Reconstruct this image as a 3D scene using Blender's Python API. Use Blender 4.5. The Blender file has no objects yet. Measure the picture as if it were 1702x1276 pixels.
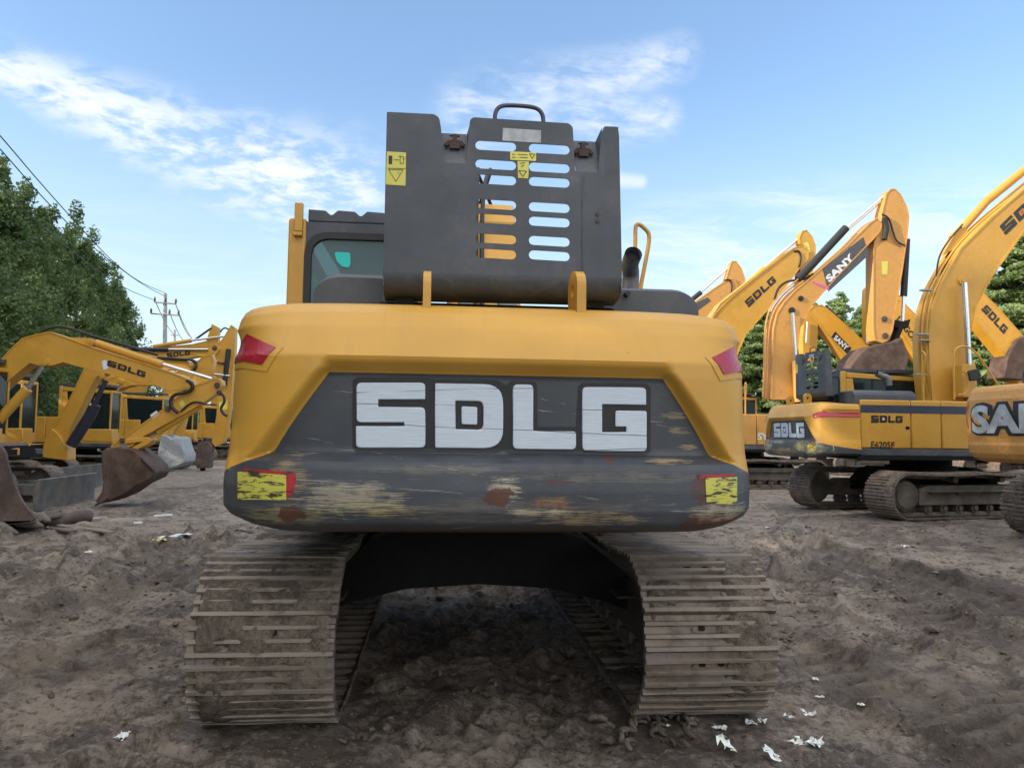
import bpy, bmesh, math, random
import numpy as np
from mathutils import Vector, Matrix
from mathutils.kdtree import KDTree
PI = math.pi
random.seed(7); RNG = np.random.default_rng(7)
SC = bpy.context.scene
COL = SC.collection

# ------------------------------------------------------------------ camera
W0, H0, FPX = 1702., 1276., 1278.
CAM_P = np.array([-.2953, 0., 1.68]); YAW, PITCH, ROLL = .0937, .0638, .0134
cf = np.array([math.sin(YAW)*math.cos(PITCH), math.cos(YAW)*math.cos(PITCH), math.sin(PITCH)])
cr = np.array([math.cos(YAW), -math.sin(YAW), 0.]); cu = np.cross(cr, cf)
cr, cu = cr*math.cos(ROLL)+cu*math.sin(ROLL), -cr*math.sin(ROLL)+cu*math.cos(ROLL)
cam_d = bpy.data.cameras.new('camera'); cam = bpy.data.objects.new('camera', cam_d); COL.objects.link(cam)
cam_d.sensor_width = 36; cam_d.lens = 36*FPX/W0; cam_d.clip_end = 3000; cam_d.clip_start = .05
M = Matrix.Identity(4)
for i in range(3):
    M[i][0], M[i][1], M[i][2], M[i][3] = cr[i], cu[i], -cf[i], CAM_P[i]
cam.matrix_world = M
SC.camera = cam

def ray(u, v): return cf*FPX + cr*(u-W0/2) - cu*(v-H0/2)
def hit(u, v, ax, val):
    d = ray(u, v); return Vector(CAM_P + d*(val-CAM_P[ax])/d[ax])
def hx(u, v, X): return hit(u, v, 0, X)
def hy(u, v, Y): return hit(u, v, 1, Y)
def hz(u, v, Z=0.): return hit(u, v, 2, Z)
def proj_np(P):
    d = np.asarray(P)-CAM_P; w = d@cf
    return np.stack([W0/2+FPX*(d@cr)/w, H0/2-FPX*(d@cu)/w], -1)
def azel(u, v):
    d = ray(u, v); d = d/np.linalg.norm(d); return math.atan2(d[0], d[1]), math.asin(d[2])

# ------------------------------------------------------------------ light and view
SUN_EL, SUN_AZ = math.radians(21), math.radians(-104)      # azimuth clockwise from +Y: the sun is low on the left
SKY_STRENGTH = .14; SUN_STRENGTH = 3.2
SC.view_settings.view_transform = 'Standard'; SC.view_settings.look = 'None'
SC.view_settings.exposure = 1.06; SC.view_settings.gamma = 1.
sd = Vector((math.sin(SUN_AZ)*math.cos(SUN_EL), math.cos(SUN_AZ)*math.cos(SUN_EL), math.sin(SUN_EL)))
sl = bpy.data.lights.new('sun', 'SUN'); sl.energy = SUN_STRENGTH; sl.angle = math.radians(.6); sl.color = (1, .9, .74)
so = bpy.data.objects.new('sun', sl); COL.objects.link(so); so.rotation_euler = sd.to_track_quat('Z', 'Y').to_euler()
so.location = (-30, 10, 30)

# ------------------------------------------------------------------ node helper
class NT:
    def __init__(s, tree): s.t = tree; s.n = tree.nodes; s.l = tree.links
    def new(s, typ, **kw):
        n = s.n.new(typ)
        for k, v in kw.items(): setattr(n, k, v)
        return n
    def put(s, sock, v):
        if v is None: return
        if isinstance(v, bpy.types.NodeSocket): s.l.new(v, sock)
        else:
            try: sock.default_value = v
            except Exception: sock.default_value = (*v, 1)
    def m(s, op, a, b=None, c=None, clamp=False):
        n = s.new('ShaderNodeMath', operation=op, use_clamp=clamp)
        for i, x in enumerate((a, b, c)): s.put(n.inputs[i], x)
        return n.outputs[0]
    def vm(s, op, a, b=None):
        n = s.new('ShaderNodeVectorMath', operation=op); s.put(n.inputs[0], a); s.put(n.inputs[1], b)
        return n.outputs[0]
    def noise(s, vec, scale, detail=4., rough=.55, dist=0.):
        n = s.new('ShaderNodeTexNoise'); s.put(n.inputs['Vector'], vec); n.inputs['Scale'].default_value = scale
        n.inputs['Detail'].default_value = detail; n.inputs['Roughness'].default_value = rough; n.inputs['Distortion'].default_value = dist
        return n.outputs['Fac']
    def voro(s, vec, scale, feature='F1'):
        n = s.new('ShaderNodeTexVoronoi', feature=feature); s.put(n.inputs['Vector'], vec); n.inputs['Scale'].default_value = scale
        return n.outputs[0]
    def ss(s, x, a, b):
        n = s.new('ShaderNodeMapRange', interpolation_type='SMOOTHSTEP'); s.put(n.inputs[0], x)
        n.inputs[1].default_value = a; n.inputs[2].default_value = b
        return n.outputs[0]
    def lin(s, x, a, b, c=0., d=1.):
        n = s.new('ShaderNodeMapRange'); s.put(n.inputs[0], x)
        for i, q in enumerate((a, b, c, d)): n.inputs[i+1].default_value = q
        return n.outputs[0]
    def mix(s, f, a, b):
        n = s.new('ShaderNodeMix', data_type='RGBA'); s.put(n.inputs[0], f); s.put(n.inputs[6], a); s.put(n.inputs[7], b)
        return n.outputs[2]
    def comb(s, x, y, z=0.):
        n = s.new('ShaderNodeCombineXYZ')
        for i, q in enumerate((x, y, z)): s.put(n.inputs[i], q)
        return n.outputs[0]
    def sep(s, v):
        n = s.new('ShaderNodeSeparateXYZ'); s.put(n.inputs[0], v); return n.outputs
    def tc(s, k='Object'): return s.new('ShaderNodeTexCoord').outputs[k]
    def bump(s, h, strength=.3, dist=.01):
        n = s.new('ShaderNodeBump'); s.put(n.inputs['Height'], h); n.inputs['Strength'].default_value = strength; n.inputs['Distance'].default_value = dist
        return n.outputs[0]

def mat_base(name):
    m = bpy.data.materials.new(name); m.use_nodes = True; t = NT(m.node_tree)
    b = m.node_tree.nodes['Principled BSDF']
    return m, t, b
def c4(c): return (*c, 1)
def paint(name, col, rough=.4, dirt=(.16, .12, .08), amount=.35, scale=1.6, var=.12, spec=.5, coat=0., bump=.03, lowdirt=None):
    m, t, b = mat_base(name); v = t.tc()
    n1 = t.noise(v, scale, 6, .62); n2 = t.noise(v, 22, 5, .7)
    base = t.mix(t.ss(n1, .3, .7), c4([x*(1-var) for x in col]), c4([min(1, x*(1+var)) for x in col]))
    d = t.m('MULTIPLY', t.ss(t.m('ADD', t.m('MULTIPLY', n1, .6), t.m('MULTIPLY', n2, .5)), .52, .74), amount)
    if lowdirt:
        z = t.sep(v)[2]; d = t.m('MAXIMUM', d, t.m('MULTIPLY', t.ss(t.m('ADD', z, t.m('MULTIPLY', n2, .3)), lowdirt[1], lowdirt[0]), .75))
    colr = t.mix(d, base, c4(dirt))
    sc_ = t.m('MULTIPLY', t.ss(t.noise(t.vm('MULTIPLY', v, (9, 9, 3)), 1, 6, .74, .5), .62, .72), .35); colr = t.mix(sc_, colr, c4([min(1, x*1.5+.03) for x in col]))
    ck = t.ss(t.noise(v, 17, 4, .8), .70, .74); colr = t.mix(t.m('MULTIPLY', ck, .55), colr, c4([x*.25+.01 for x in col]))
    t.put(b.inputs['Base Color'], colr); t.put(b.inputs['Roughness'], t.m('ADD', t.lin(n2, .3, .7, rough-.07, rough+.1), t.m('MULTIPLY', d, .3)))
    b.inputs['Specular IOR Level'].default_value = spec; b.inputs['Coat Weight'].default_value = coat
    if bump: t.put(b.inputs['Normal'], t.bump(t.m('ADD', n2, t.m('MULTIPLY', t.noise(v, 3., 2), 2.)), bump, .02))
    return m
def plain(name, col, rough=.5, metal=0., spec=.5, var=.2, scale=14, bump=0.):
    m, t, b = mat_base(name); v = t.tc(); n = t.noise(v, scale, 5, .65)
    t.put(b.inputs['Base Color'], t.mix(t.ss(n, .3, .7), c4([x*(1-var) for x in col]), c4([min(1, x*(1+var)) for x in col])))
    b.inputs['Roughness'].default_value = rough; b.inputs['Metallic'].default_value = metal; b.inputs['Specular IOR Level'].default_value = spec
    if bump: t.put(b.inputs['Normal'], t.bump(n, bump, .02))
    return m

YEL = (.54, .285, .036)
MT = {}
MT['yellow'] = paint('yellow_paint', YEL, .42, amount=.25)
MT['yellow_warm'] = paint('orange_yellow_paint', (.56, .275, .058), .45, dirt=(.12, .085, .06), amount=.5, scale=2.4)
MT['yellow_bright'] = paint('bright_yellow_paint', (.58, .29, .025), .4, amount=.2)
MT['gray'] = paint('dark_gray_paint', (.050, .058, .071), .5, dirt=(.14, .14, .14), amount=.55, scale=2.6, bump=.05)
MT['gray_mid'] = paint('mid_gray_paint', (.13, .135, .14), .5, dirt=(.2, .18, .15), amount=.4)
MT['black'] = plain('black_rubber', (.012, .012, .013), .55)
MT['frame_dark'] = plain('dark_greasy_steel', (.009, .0088, .0085), .75, 0., .2, bump=.3)
MT['chrome'] = plain('chrome_rod', (.62, .63, .65), .18, metal=.9, var=.05)
MT['rust'] = paint('rusty_bucket_steel', (.075, .043, .030), .75, dirt=(.13, .10, .085), amount=.7, scale=3., var=.35, bump=.15)
MT['brownsteel'] = paint('brown_worn_steel', (.075, .05, .042), .7, dirt=(.16, .13, .11), amount=.75, scale=2.5, var=.3, bump=.12)
MT['worn_gray'] = paint('scraped_grey_steel', (.30, .33, .36), .55, dirt=(.10, .07, .05), amount=.9, scale=2.6, var=.2, bump=.1)
MT['blade'] = paint('dusty_blade_steel', (.12, .115, .11), .7, dirt=(.2, .16, .12), amount=.8, scale=2.8, var=.25, bump=.1)
MT['white'] = plain('white_decal', (.62, .66, .7), .5, var=.08)
MT['blackdecal'] = plain('black_decal', (.014, .013, .014), .5)
MT['reddecal'] = plain('red_decal', (.55, .06, .02), .5)
MT['magenta'] = plain('magenta_decal', (.6, .08, .3), .5)
MT['bluestripe'] = plain('navy_decal', (.03, .04, .07), .45)
MT['dustytrack'] = paint('dusty_track_frame', (.10, .085, .07), .8, dirt=(.19, .16, .125), amount=.9, scale=2.5, var=.3, bump=.2)
MT['pole'] = plain('concrete_pole', (.36, .36, .36), .8)
MT['wire'] = plain('dark_wire', (.05, .055, .06), .6)
MT['bark'] = plain('grey_bark', (.11, .09, .07), .9, bump=.5)
MT['interior'] = plain('dark_cab_interior', (.02, .022, .025), .7)
MT['teal'] = plain('teal_sticker', (.0, .55, .5), .4, var=.08)
MT['plastic'] = plain('white_plastic_film', (.6, .63, .66), .35, var=.1)
MT['lime'] = plain('lime_plastic', (.45, .42, .08), .4)
MT['exhaust'] = plain('grey_exhaust_steel', (.16, .16, .165), .5, metal=.4)
MT['pipe_black'] = plain('black_pipe_mouth', (.006, .006, .008), .8)
MT['latch_rust'] = plain('rusty_latch', (.055, .030, .026), .7); MT['plate_silver'] = plain('silver_plate', (.36, .38, .40), .45)
MT['wood'] = plain('weathered_wood', (.2, .165, .13), .85, bump=.4, scale=20)

def glass_mat(name='cab_glass', base=(.09, .17, .18, 1), f=.55):
    m, t, b = mat_base(name)
    b.inputs['Base Color'].default_value = base; b.inputs['Roughness'].default_value = .06
    tr = t.new('ShaderNodeBsdfTransparent'); tr.inputs[0].default_value = (.45, .62, .62, 1)
    mx = t.new('ShaderNodeMixShader'); mx.inputs[0].default_value = f
    t.l.new(tr.outputs[0], mx.inputs[1]); t.l.new(b.outputs[0], mx.inputs[2])
    t.l.new(mx.outputs[0], t.n['Material Output'].inputs[0])
    return m
MT['glass'] = glass_mat(); MT['glass_dark'] = glass_mat('dark_cab_glass', (.018, .03, .034, 1), .6)
def lens_mat():
    m, t, b = mat_base('red_lamp_lens'); v = t.tc()
    w = t.ss(t.noise(t.vm('MULTIPLY', v, (60, 60, 14)), 1, 4, .7), .64, .76)
    t.put(b.inputs['Base Color'], t.mix(w, (.33, .010, .022, 1), (.50, .14, .16, 1))); b.inputs['Roughness'].default_value = .35
    b.inputs['Coat Weight'].default_value = .3
    return m
MT['lens'] = lens_mat()
def sticker_mat(name, col, wear, under=(.04, .035, .03)):
    m, t, b = mat_base(name); v = t.tc()
    n = t.noise(t.vm('MULTIPLY', v, (9, 9, 50)), 1, 6, .75, .6)
    t.put(b.inputs['Base Color'], t.mix(t.ss(n, .62-wear, .66-wear), c4(col), c4(under))); b.inputs['Roughness'].default_value = .5
    return m
MT['sticker'] = sticker_mat('yellow_sticker', (.60, .56, .10), .02)
MT['sticker_worn'] = sticker_mat('scraped_yellow_reflector', (.52, .49, .075), .10)
MT['sticker_red'] = sticker_mat('scraped_red_reflector', (.42, .015, .03), .10)
def brushed():
    m, t, b = mat_base('scratched_white_letter'); uv = t.tc('UV')
    n = t.noise(t.vm('MULTIPLY', uv, (6, 170, 1)), 1, 5, .7); n2 = t.noise(t.vm('MULTIPLY', uv, (1.2, 9, 1)), 1, 3)
    n3 = t.noise(t.vm('MULTIPLY', uv, (14, 14, 1)), 1, 6, .7)
    c = t.mix(t.ss(n, .25, .70), (.44, .50, .58, 1), (.58, .655, .73, 1))
    c = t.mix(t.m('MULTIPLY', t.ss(n, .66, .70), t.ss(n2, .4, .6)), c, (.10, .11, .12, 1))
    c = t.mix(t.ss(n3, .73, .75), c, (.05, .05, .05, 1))
    su, zu, _ = t.sep(uv)
    for off, sl_ in ((.17, .03), (.55, -.05), (.83, .012)):
        q = t.m('FRACT', t.m('ADD', t.m('ADD', t.m('MULTIPLY', zu, 3.1), t.m('MULTIPLY', su, sl_*3)), t.m('ADD', t.m('MULTIPLY', n2, .12), off)))
        c = t.mix(t.m('MULTIPLY', t.m('LESS_THAN', t.m('ABSOLUTE', t.m('SUBTRACT', q, .5)), .006), t.ss(n2, .40, .52)), c, (.12, .13, .15, 1))
    t.put(b.inputs['Base Color'], c); b.inputs['Roughness'].default_value = .42
    return m
MT['letter'] = brushed()

def cw_material(name, scr):
    """paint scheme of the rear weight: yellow frame, dark panel and bumper, scratches and rust; UV = (metres along the wrap, height)"""
    m, t, b = mat_base(name); uv = t.tc('UV'); s_, z_, _ = t.sep(uv); v = t.tc()
    a = t.m('ABSOLUTE', s_)
    bound = t.m('ADD', .846, t.m('MULTIPLY', t.m('SUBTRACT', 1.966, z_), .79))
    pan = t.m('MULTIPLY', t.m('LESS_THAN', z_, 1.966), t.m('LESS_THAN', a, bound))
    tt = t.m('SUBTRACT', 1.583, z_); bb = t.m('ADD', 1.149, t.m('ADD', t.m('MULTIPLY', tt, .79), t.m('MULTIPLY', t.m('MULTIPLY', tt, tt), 20.)))
    bum = t.m('MULTIPLY', t.m('LESS_THAN', z_, 1.583), t.m('LESS_THAN', a, bb))
    dark = t.m('MAXIMUM', pan, bum)
    n1 = t.noise(v, 1.5, 6, .6); n2 = t.noise(v, 26, 5, .7)
    yel = t.mix(t.ss(n1, .3, .7), c4([x*.93 for x in YEL]), c4([x*1.06 for x in YEL]))
    nicks = t.ss(t.noise(t.vm('MULTIPLY', uv, (7, 40, 1)), 1, 5, .75), .70, .74)
    yel = t.mix(t.m('MULTIPLY', nicks, .6), yel, (.20, .12, .04, 1))
    streak = t.ss(t.noise(t.vm('MULTIPLY', uv, (3, 24, 1)), 1, 5, .7), .4, .75)
    yel = t.mix(t.m('MULTIPLY', streak, .16), yel, (.40, .27, .12, 1))
    drip = t.m('MULTIPLY', t.ss(t.noise(t.vm('MULTIPLY', uv, (22, 1.6, 1)), 1, 5, .7), .52, .72), t.ss(n1, .38, .6)); yel = t.mix(t.m('MULTIPLY', drip, .22), yel, (.33, .22, .10, 1))
    chip = t.ss(t.noise(v, 13, 5, .82), .69, .72); yel = t.mix(t.m('MULTIPLY', chip, .75), yel, (.10, .055, .025, 1))
    hair = t.m('MULTIPLY', t.ss(t.noise(t.vm('MULTIPLY', uv, (3.5, 120, 1)), 1, 4, .7), .64, .68), t.ss(n1, .45, .58)); yel = t.mix(t.m('MULTIPLY', hair, .35), yel, (.62, .46, .22, 1))
    gry = t.mix(t.ss(n1, .3, .7), (.036, .041, .050, 1), (.056, .062, .073, 1))
    lo = t.ss(z_, 1.62, 1.56)                           # the bumper takes the knocks
    nb = t.noise(t.vm('MULTIPLY', uv, (6.5, 230, 1)), 1, 7, .74)
    nf = t.noise(t.vm('MULTIPLY', uv, (2.2, 60, 1)), 1, 5, .7, .3)
    ns = t.noise(t.vm('MULTIPLY', uv, (9, 9, 1)), 1, 6, .68)
    fine = t.m('MULTIPLY', t.m('MULTIPLY', t.ss(nb, .57, .64), t.ss(ns, .42, .60)), t.lin(lo, 0, 1, .22, .46))
    gry = t.mix(fine, gry, (.26, .235, .20, 1))
    # long single scratches: thin lines at fixed slopes
    for (k, off, sl_, wd, col) in ((1, .31, .06, .004, (.3, .3, .3, 1)), (1, .62, -.09, .003, (.3, .29, .28, 1)), (1, .12, .15, .003, (.28, .22, .17, 1))):
        q = t.m('FRACT', t.m('ADD', t.m('ADD', t.m('MULTIPLY', z_, 2.3), t.m('MULTIPLY', s_, sl_*3)), off))
        q = t.m('LESS_THAN', t.m('ABSOLUTE', t.m('SUBTRACT', t.m('ADD', q, t.m('MULTIPLY', ns, .05)), .5)), wd*1.6)
        gry = t.mix(t.m('MULTIPLY', t.m('MULTIPLY', q, t.ss(nf, .5, .6)), .7), gry, col)
    def spot(cs, cz, ws, wz):
        d = t.m('ADD', t.m('POWER', t.m('DIVIDE', t.m('SUBTRACT', s_, cs), ws), 2.), t.m('POWER', t.m('DIVIDE', t.m('SUBTRACT', z_, cz), wz), 2.))
        return t.ss(d, 1., 0.)
    for (kind, cs, cz, ws, wz, g) in scr:
        sp = spot(cs, cz, ws, wz)
        if kind == 'rust':
            mk = t.ss(t.m('ADD', sp, t.m('MULTIPLY', t.m('SUBTRACT', t.m('ADD', t.m('MULTIPLY', ns, .7), t.m('MULTIPLY', nb, .3)), .5), 5.)), .60, .68); mk = t.m('MULTIPLY', mk, t.ss(sp, .0, .12)); col = (.085, .030, .018, 1)
        elif kind == 'orange':
            mk = t.ss(t.m('ADD', t.m('MULTIPLY', sp, .7), t.m('MULTIPLY', t.m('SUBTRACT', t.m('ADD', t.m('MULTIPLY', nb, .5), t.m('MULTIPLY', ns, .5)), .5), 6.)), .62, .74); mk = t.m('MULTIPLY', mk, t.ss(sp, .0, .15)); col = (.27, .11, .03, 1)
        else:
            mk = t.ss(t.m('ADD', t.m('MULTIPLY', sp, .8), t.m('MULTIPLY', t.m('SUBTRACT', t.m('ADD', t.m('MULTIPLY', nb, .62), t.m('ADD', t.m('MULTIPLY', nf, .2), t.m('MULTIPLY', ns, .18))), .5), 7.)), .62, .80)
            mk = t.m('MULTIPLY', mk, t.ss(sp, .02, .2))
            col = {'cream': (.42, .36, .25, 1), 'tan': (.34, .25, .13, 1), 'yellow': (.36, .31, .12, 1)}[kind]
        gry = t.mix(t.m('MULTIPLY', mk, g), gry, col)
    rim = t.ss(t.m('ADD', z_, t.m('MULTIPLY', ns, .05)), 1.275, 1.215)
    gry = t.mix(t.m('MULTIPLY', rim, t.lin(ns, .35, .65, .25, .95)), gry, (.13, .085, .055, 1))
    dust = t.ss(t.noise(v, 4, 5, .7), .55, .75)
    gry = t.mix(t.m('MULTIPLY', dust, .18), gry, (.16, .15, .14, 1))
    t.put(b.inputs['Base Color'], t.mix(dark, yel, gry))
    t.put(b.inputs['Roughness'], t.lin(n2, .3, .7, .36, .52))
    t.put(b.inputs['Normal'], t.bump(t.m('ADD', t.m('ADD', n2, t.m('MULTIPLY', nb, 1.2)), t.m('MULTIPLY', t.noise(v, 2.6, 2), 5.)), .06, .02))
    return m
SCR_MAIN = [('tan', -1.0, 1.44, .15, .18, .65), ('cream', -.72, 1.36, .40, .12, .62), ('yellow', -.62, 1.31, .40, .06, .5), ('yellow', -1.02, 1.27, .34, .07, .45), ('tan', .0, 1.31, 1.2, .09, .16), ('cream', .6, 1.47, .8, .04, .16), ('cream', -.3, 1.50, .6, .03, .15),
            ('cream', .02, 1.40, .12, .10, .95), ('orange', .27, 1.34, .26, .05, .5), ('tan', .45, 1.27, .42, .06, .65), ('cream', .20, 1.30, .28, .03, .8), ('rust', .0, 1.37, .12, .065, .95),
            ('rust', .28, 1.445, .10, .016, .95), ('rust', 1.02, 1.40, .10, .12, .9), ('rust', 1.10, 1.25, .28, .07, .8), ('tan', .86, 1.55, .20, .02, .9),
            ('tan', 1.0, 1.62, .09, .02, .9), ('tan', .93, 1.78, .12, .03, .6), ('tan', .95, 1.70, .10, .03, .6), ('rust', -.98, 1.28, .10, .06, .85), ('cream', 1.15, 1.3, .3, .08, .7), ('rust', .55, 1.56, .035, .03, .9)]
SCR_SIDE = [('cream', -.9, 1.42, .5, .2, .95), ('yellow', .9, 1.42, .6, .17, 1.), ('cream', 1.15, 1.40, .45, .2, 1.), ('tan', 0, 1.3, .9, .13, .9), ('cream', -.3, 1.5, .6, .06, .8), ('rust', .2, 1.28, .4, .05, .7)]
MT['cw_main'] = cw_material('rear_weight_paint', SCR_MAIN)
MT['cw_side'] = cw_material('rear_weight_scraped_paint', SCR_SIDE)

def track_mat():
    m, t, b = mat_base('worn_track_steel'); v = t.tc()
    n = t.noise(v, 7, 6, .68); n2 = t.noise(v, 40, 4, .7); n3 = t.noise(t.vm('MULTIPLY', v, (1.5, 6, 6)), 1, 4, .6)
    c = t.mix(t.ss(n, .35, .65), (.115, .088, .068, 1), (.21, .17, .136, 1))
    c = t.mix(t.ss(n3, .55, .7), c, (.20, .18, .165, 1)); c = t.mix(t.m('MULTIPLY', t.ss(n2, .55, .75), .6), c, (.10, .05, .032, 1))
    tp = t.new('ShaderNodeAttribute'); tp.attribute_name = 'tip'
    c = t.mix(t.m('MULTIPLY', t.ss(tp.outputs['Fac'], .55, .98), t.ss(n, .32, .5)), c, (.225, .185, .15, 1))
    t.put(b.inputs['Base Color'], c); b.inputs['Roughness'].default_value = .62; b.inputs['Metallic'].default_value = .15
    t.put(b.inputs['Normal'], t.bump(t.m('ADD', n2, n), .35, .012))
    return m
MT['track'] = track_mat()
def mud_mat(name, a, bcol, scale=1., stones=False):
    m, t, b = mat_base(name); v = t.tc()
    n0 = t.noise(v, .45*scale, 5, .6); n1 = t.noise(v, 1.7*scale, 6, .66, .4); n2 = t.noise(v, 6.*scale, 7, .70, .6); n3 = t.noise(v, 21*scale, 6, .74, .4); n4 = t.noise(v, 85*scale, 4, .75)
    f = t.m('ADD', t.m('ADD', t.m('MULTIPLY', n0, .30), t.m('MULTIPLY', n1, .38)), t.m('ADD', t.m('MULTIPLY', n2, .30), t.m('MULTIPLY', n3, .20)))
    c = t.mix(t.ss(f, .535, .665), c4(a), c4(bcol))
    c = t.mix(t.m('MULTIPLY', t.ss(n3, .56, .70), .5), c, c4([x*1.35 for x in bcol])); c = t.mix(t.m('MULTIPLY', t.ss(n3, .46, .36), .7), c, c4([x*.45 for x in a]))  # crevice shade painted into the colour where the noise runs low
    c = t.mix(t.m('MULTIPLY', t.ss(n2, .42, .30), .6), c, c4([x*.55 for x in a])); c = t.mix(t.m('MULTIPLY', t.ss(n4, .60, .75), .35), c, c4([x*1.6 for x in bcol]))
    if stones:
        far = t.m('ABSOLUTE', t.sep(v)[1])
        dry = t.ss(t.m('ADD', far, t.m('MULTIPLY', t.m('SUBTRACT', n1, .5), 14)), 6., 22.)
        c = t.mix(t.m('MULTIPLY', t.m('MULTIPLY', dry, t.ss(n2, .35, .6)), .75), c, (.30, .26, .22, 1))
        c = t.mix(t.m('MULTIPLY', t.ss(t.noise(v, .7, 5, .65), .60, .72), .35), c, (.12, .072, .048, 1))
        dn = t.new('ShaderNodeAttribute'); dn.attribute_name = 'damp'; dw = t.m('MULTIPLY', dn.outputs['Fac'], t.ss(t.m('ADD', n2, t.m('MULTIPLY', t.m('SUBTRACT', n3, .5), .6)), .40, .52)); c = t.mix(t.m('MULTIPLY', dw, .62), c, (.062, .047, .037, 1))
        wet = t.m('MULTIPLY', t.ss(t.noise(v, .33, 4, .6, 1.), .56, .68), .4); c = t.mix(wet, c, c4([x*.7 for x in a]))
        for (sc_, lo_, col_, k) in ((30, .16, (.27, .25, .22, 1), .85), (70, .17, (.33, .31, .28, 1), .8)):
            vz = t.voro(v, sc_); st = t.m('MULTIPLY', t.ss(vz, lo_, lo_*.6), t.ss(t.noise(v, sc_*.2, 3), .57, .62)); c = t.mix(t.m('MULTIPLY', st, k), c, col_)
    t.put(b.inputs['Base Color'], c); t.put(b.inputs['Roughness'], t.lin(n1, .35, .65, .58, .95)); b.inputs['Specular IOR Level'].default_value = .3
    h = t.m('ADD', t.m('ADD', t.m('MULTIPLY', n2, 2.2), t.m('MULTIPLY', n3, 1.)), t.m('MULTIPLY', n4, .28))
    t.put(b.inputs['Normal'], t.bump(h, .75, .035/scale**.5))
    return m
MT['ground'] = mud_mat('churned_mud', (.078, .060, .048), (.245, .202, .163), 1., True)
MT['mud'] = mud_mat('caked_mud', (.10, .078, .061), (.215, .177, .141), 2.)
def leaf_mat(name, a, b_, trans=.3):
    m, t, b = mat_base(name); v = t.tc(); oi = t.new('ShaderNodeObjectInfo').outputs['Random']
    n = t.noise(v, .9, 4, .6); n2 = t.noise(v, 7, 2)
    c = t.mix(t.ss(t.m('ADD', t.m('MULTIPLY', n, .7), t.m('MULTIPLY', n2, .3)), .38, .64), c4(a), c4(b_))
    c = t.mix(t.m('MULTIPLY', oi, .35), c, c4([x*1.35 for x in a]))
    t.put(b.inputs['Base Color'], c); b.inputs['Roughness'].default_value = .6; b.inputs['Specular IOR Level'].default_value = .25
    tl = t.new('ShaderNodeBsdfTranslucent'); t.put(tl.inputs[0], c)
    mx = t.new('ShaderNodeMixShader'); mx.inputs[0].default_value = trans
    t.l.new(b.outputs[0], mx.inputs[1]); t.l.new(tl.outputs[0], mx.inputs[2]); t.l.new(mx.outputs[0], t.n['Material Output'].inputs[0])
    return m
MT['leaf_poplar'] = leaf_mat('poplar_leaves', (.075, .125, .045), (.14, .20, .075), .35)
MT['leaf_cedar'] = leaf_mat('cedar_needles', (.20, .28, .11), (.36, .44, .20), .45)
MT['leaf_bush'] = leaf_mat('bush_leaves', (.05, .13, .03), (.09, .2, .05))
def paper_mat(name, extra):
    m, t, b = mat_base(name); v = t.tc('Generated')
    n = t.noise(v, 3.0, 3)
    t.put(b.inputs['Base Color'], t.mix(t.ss(n, .56, .60), (.70, .72, .70, 1), c4(extra))); b.inputs['Roughness'].default_value = .75
    return m
MT['paper'] = paper_mat('torn_white_paper', (.5, .55, .58)); MT['paper_yellow'] = paper_mat('white_yellow_paper', (.62, .58, .12))

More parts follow.
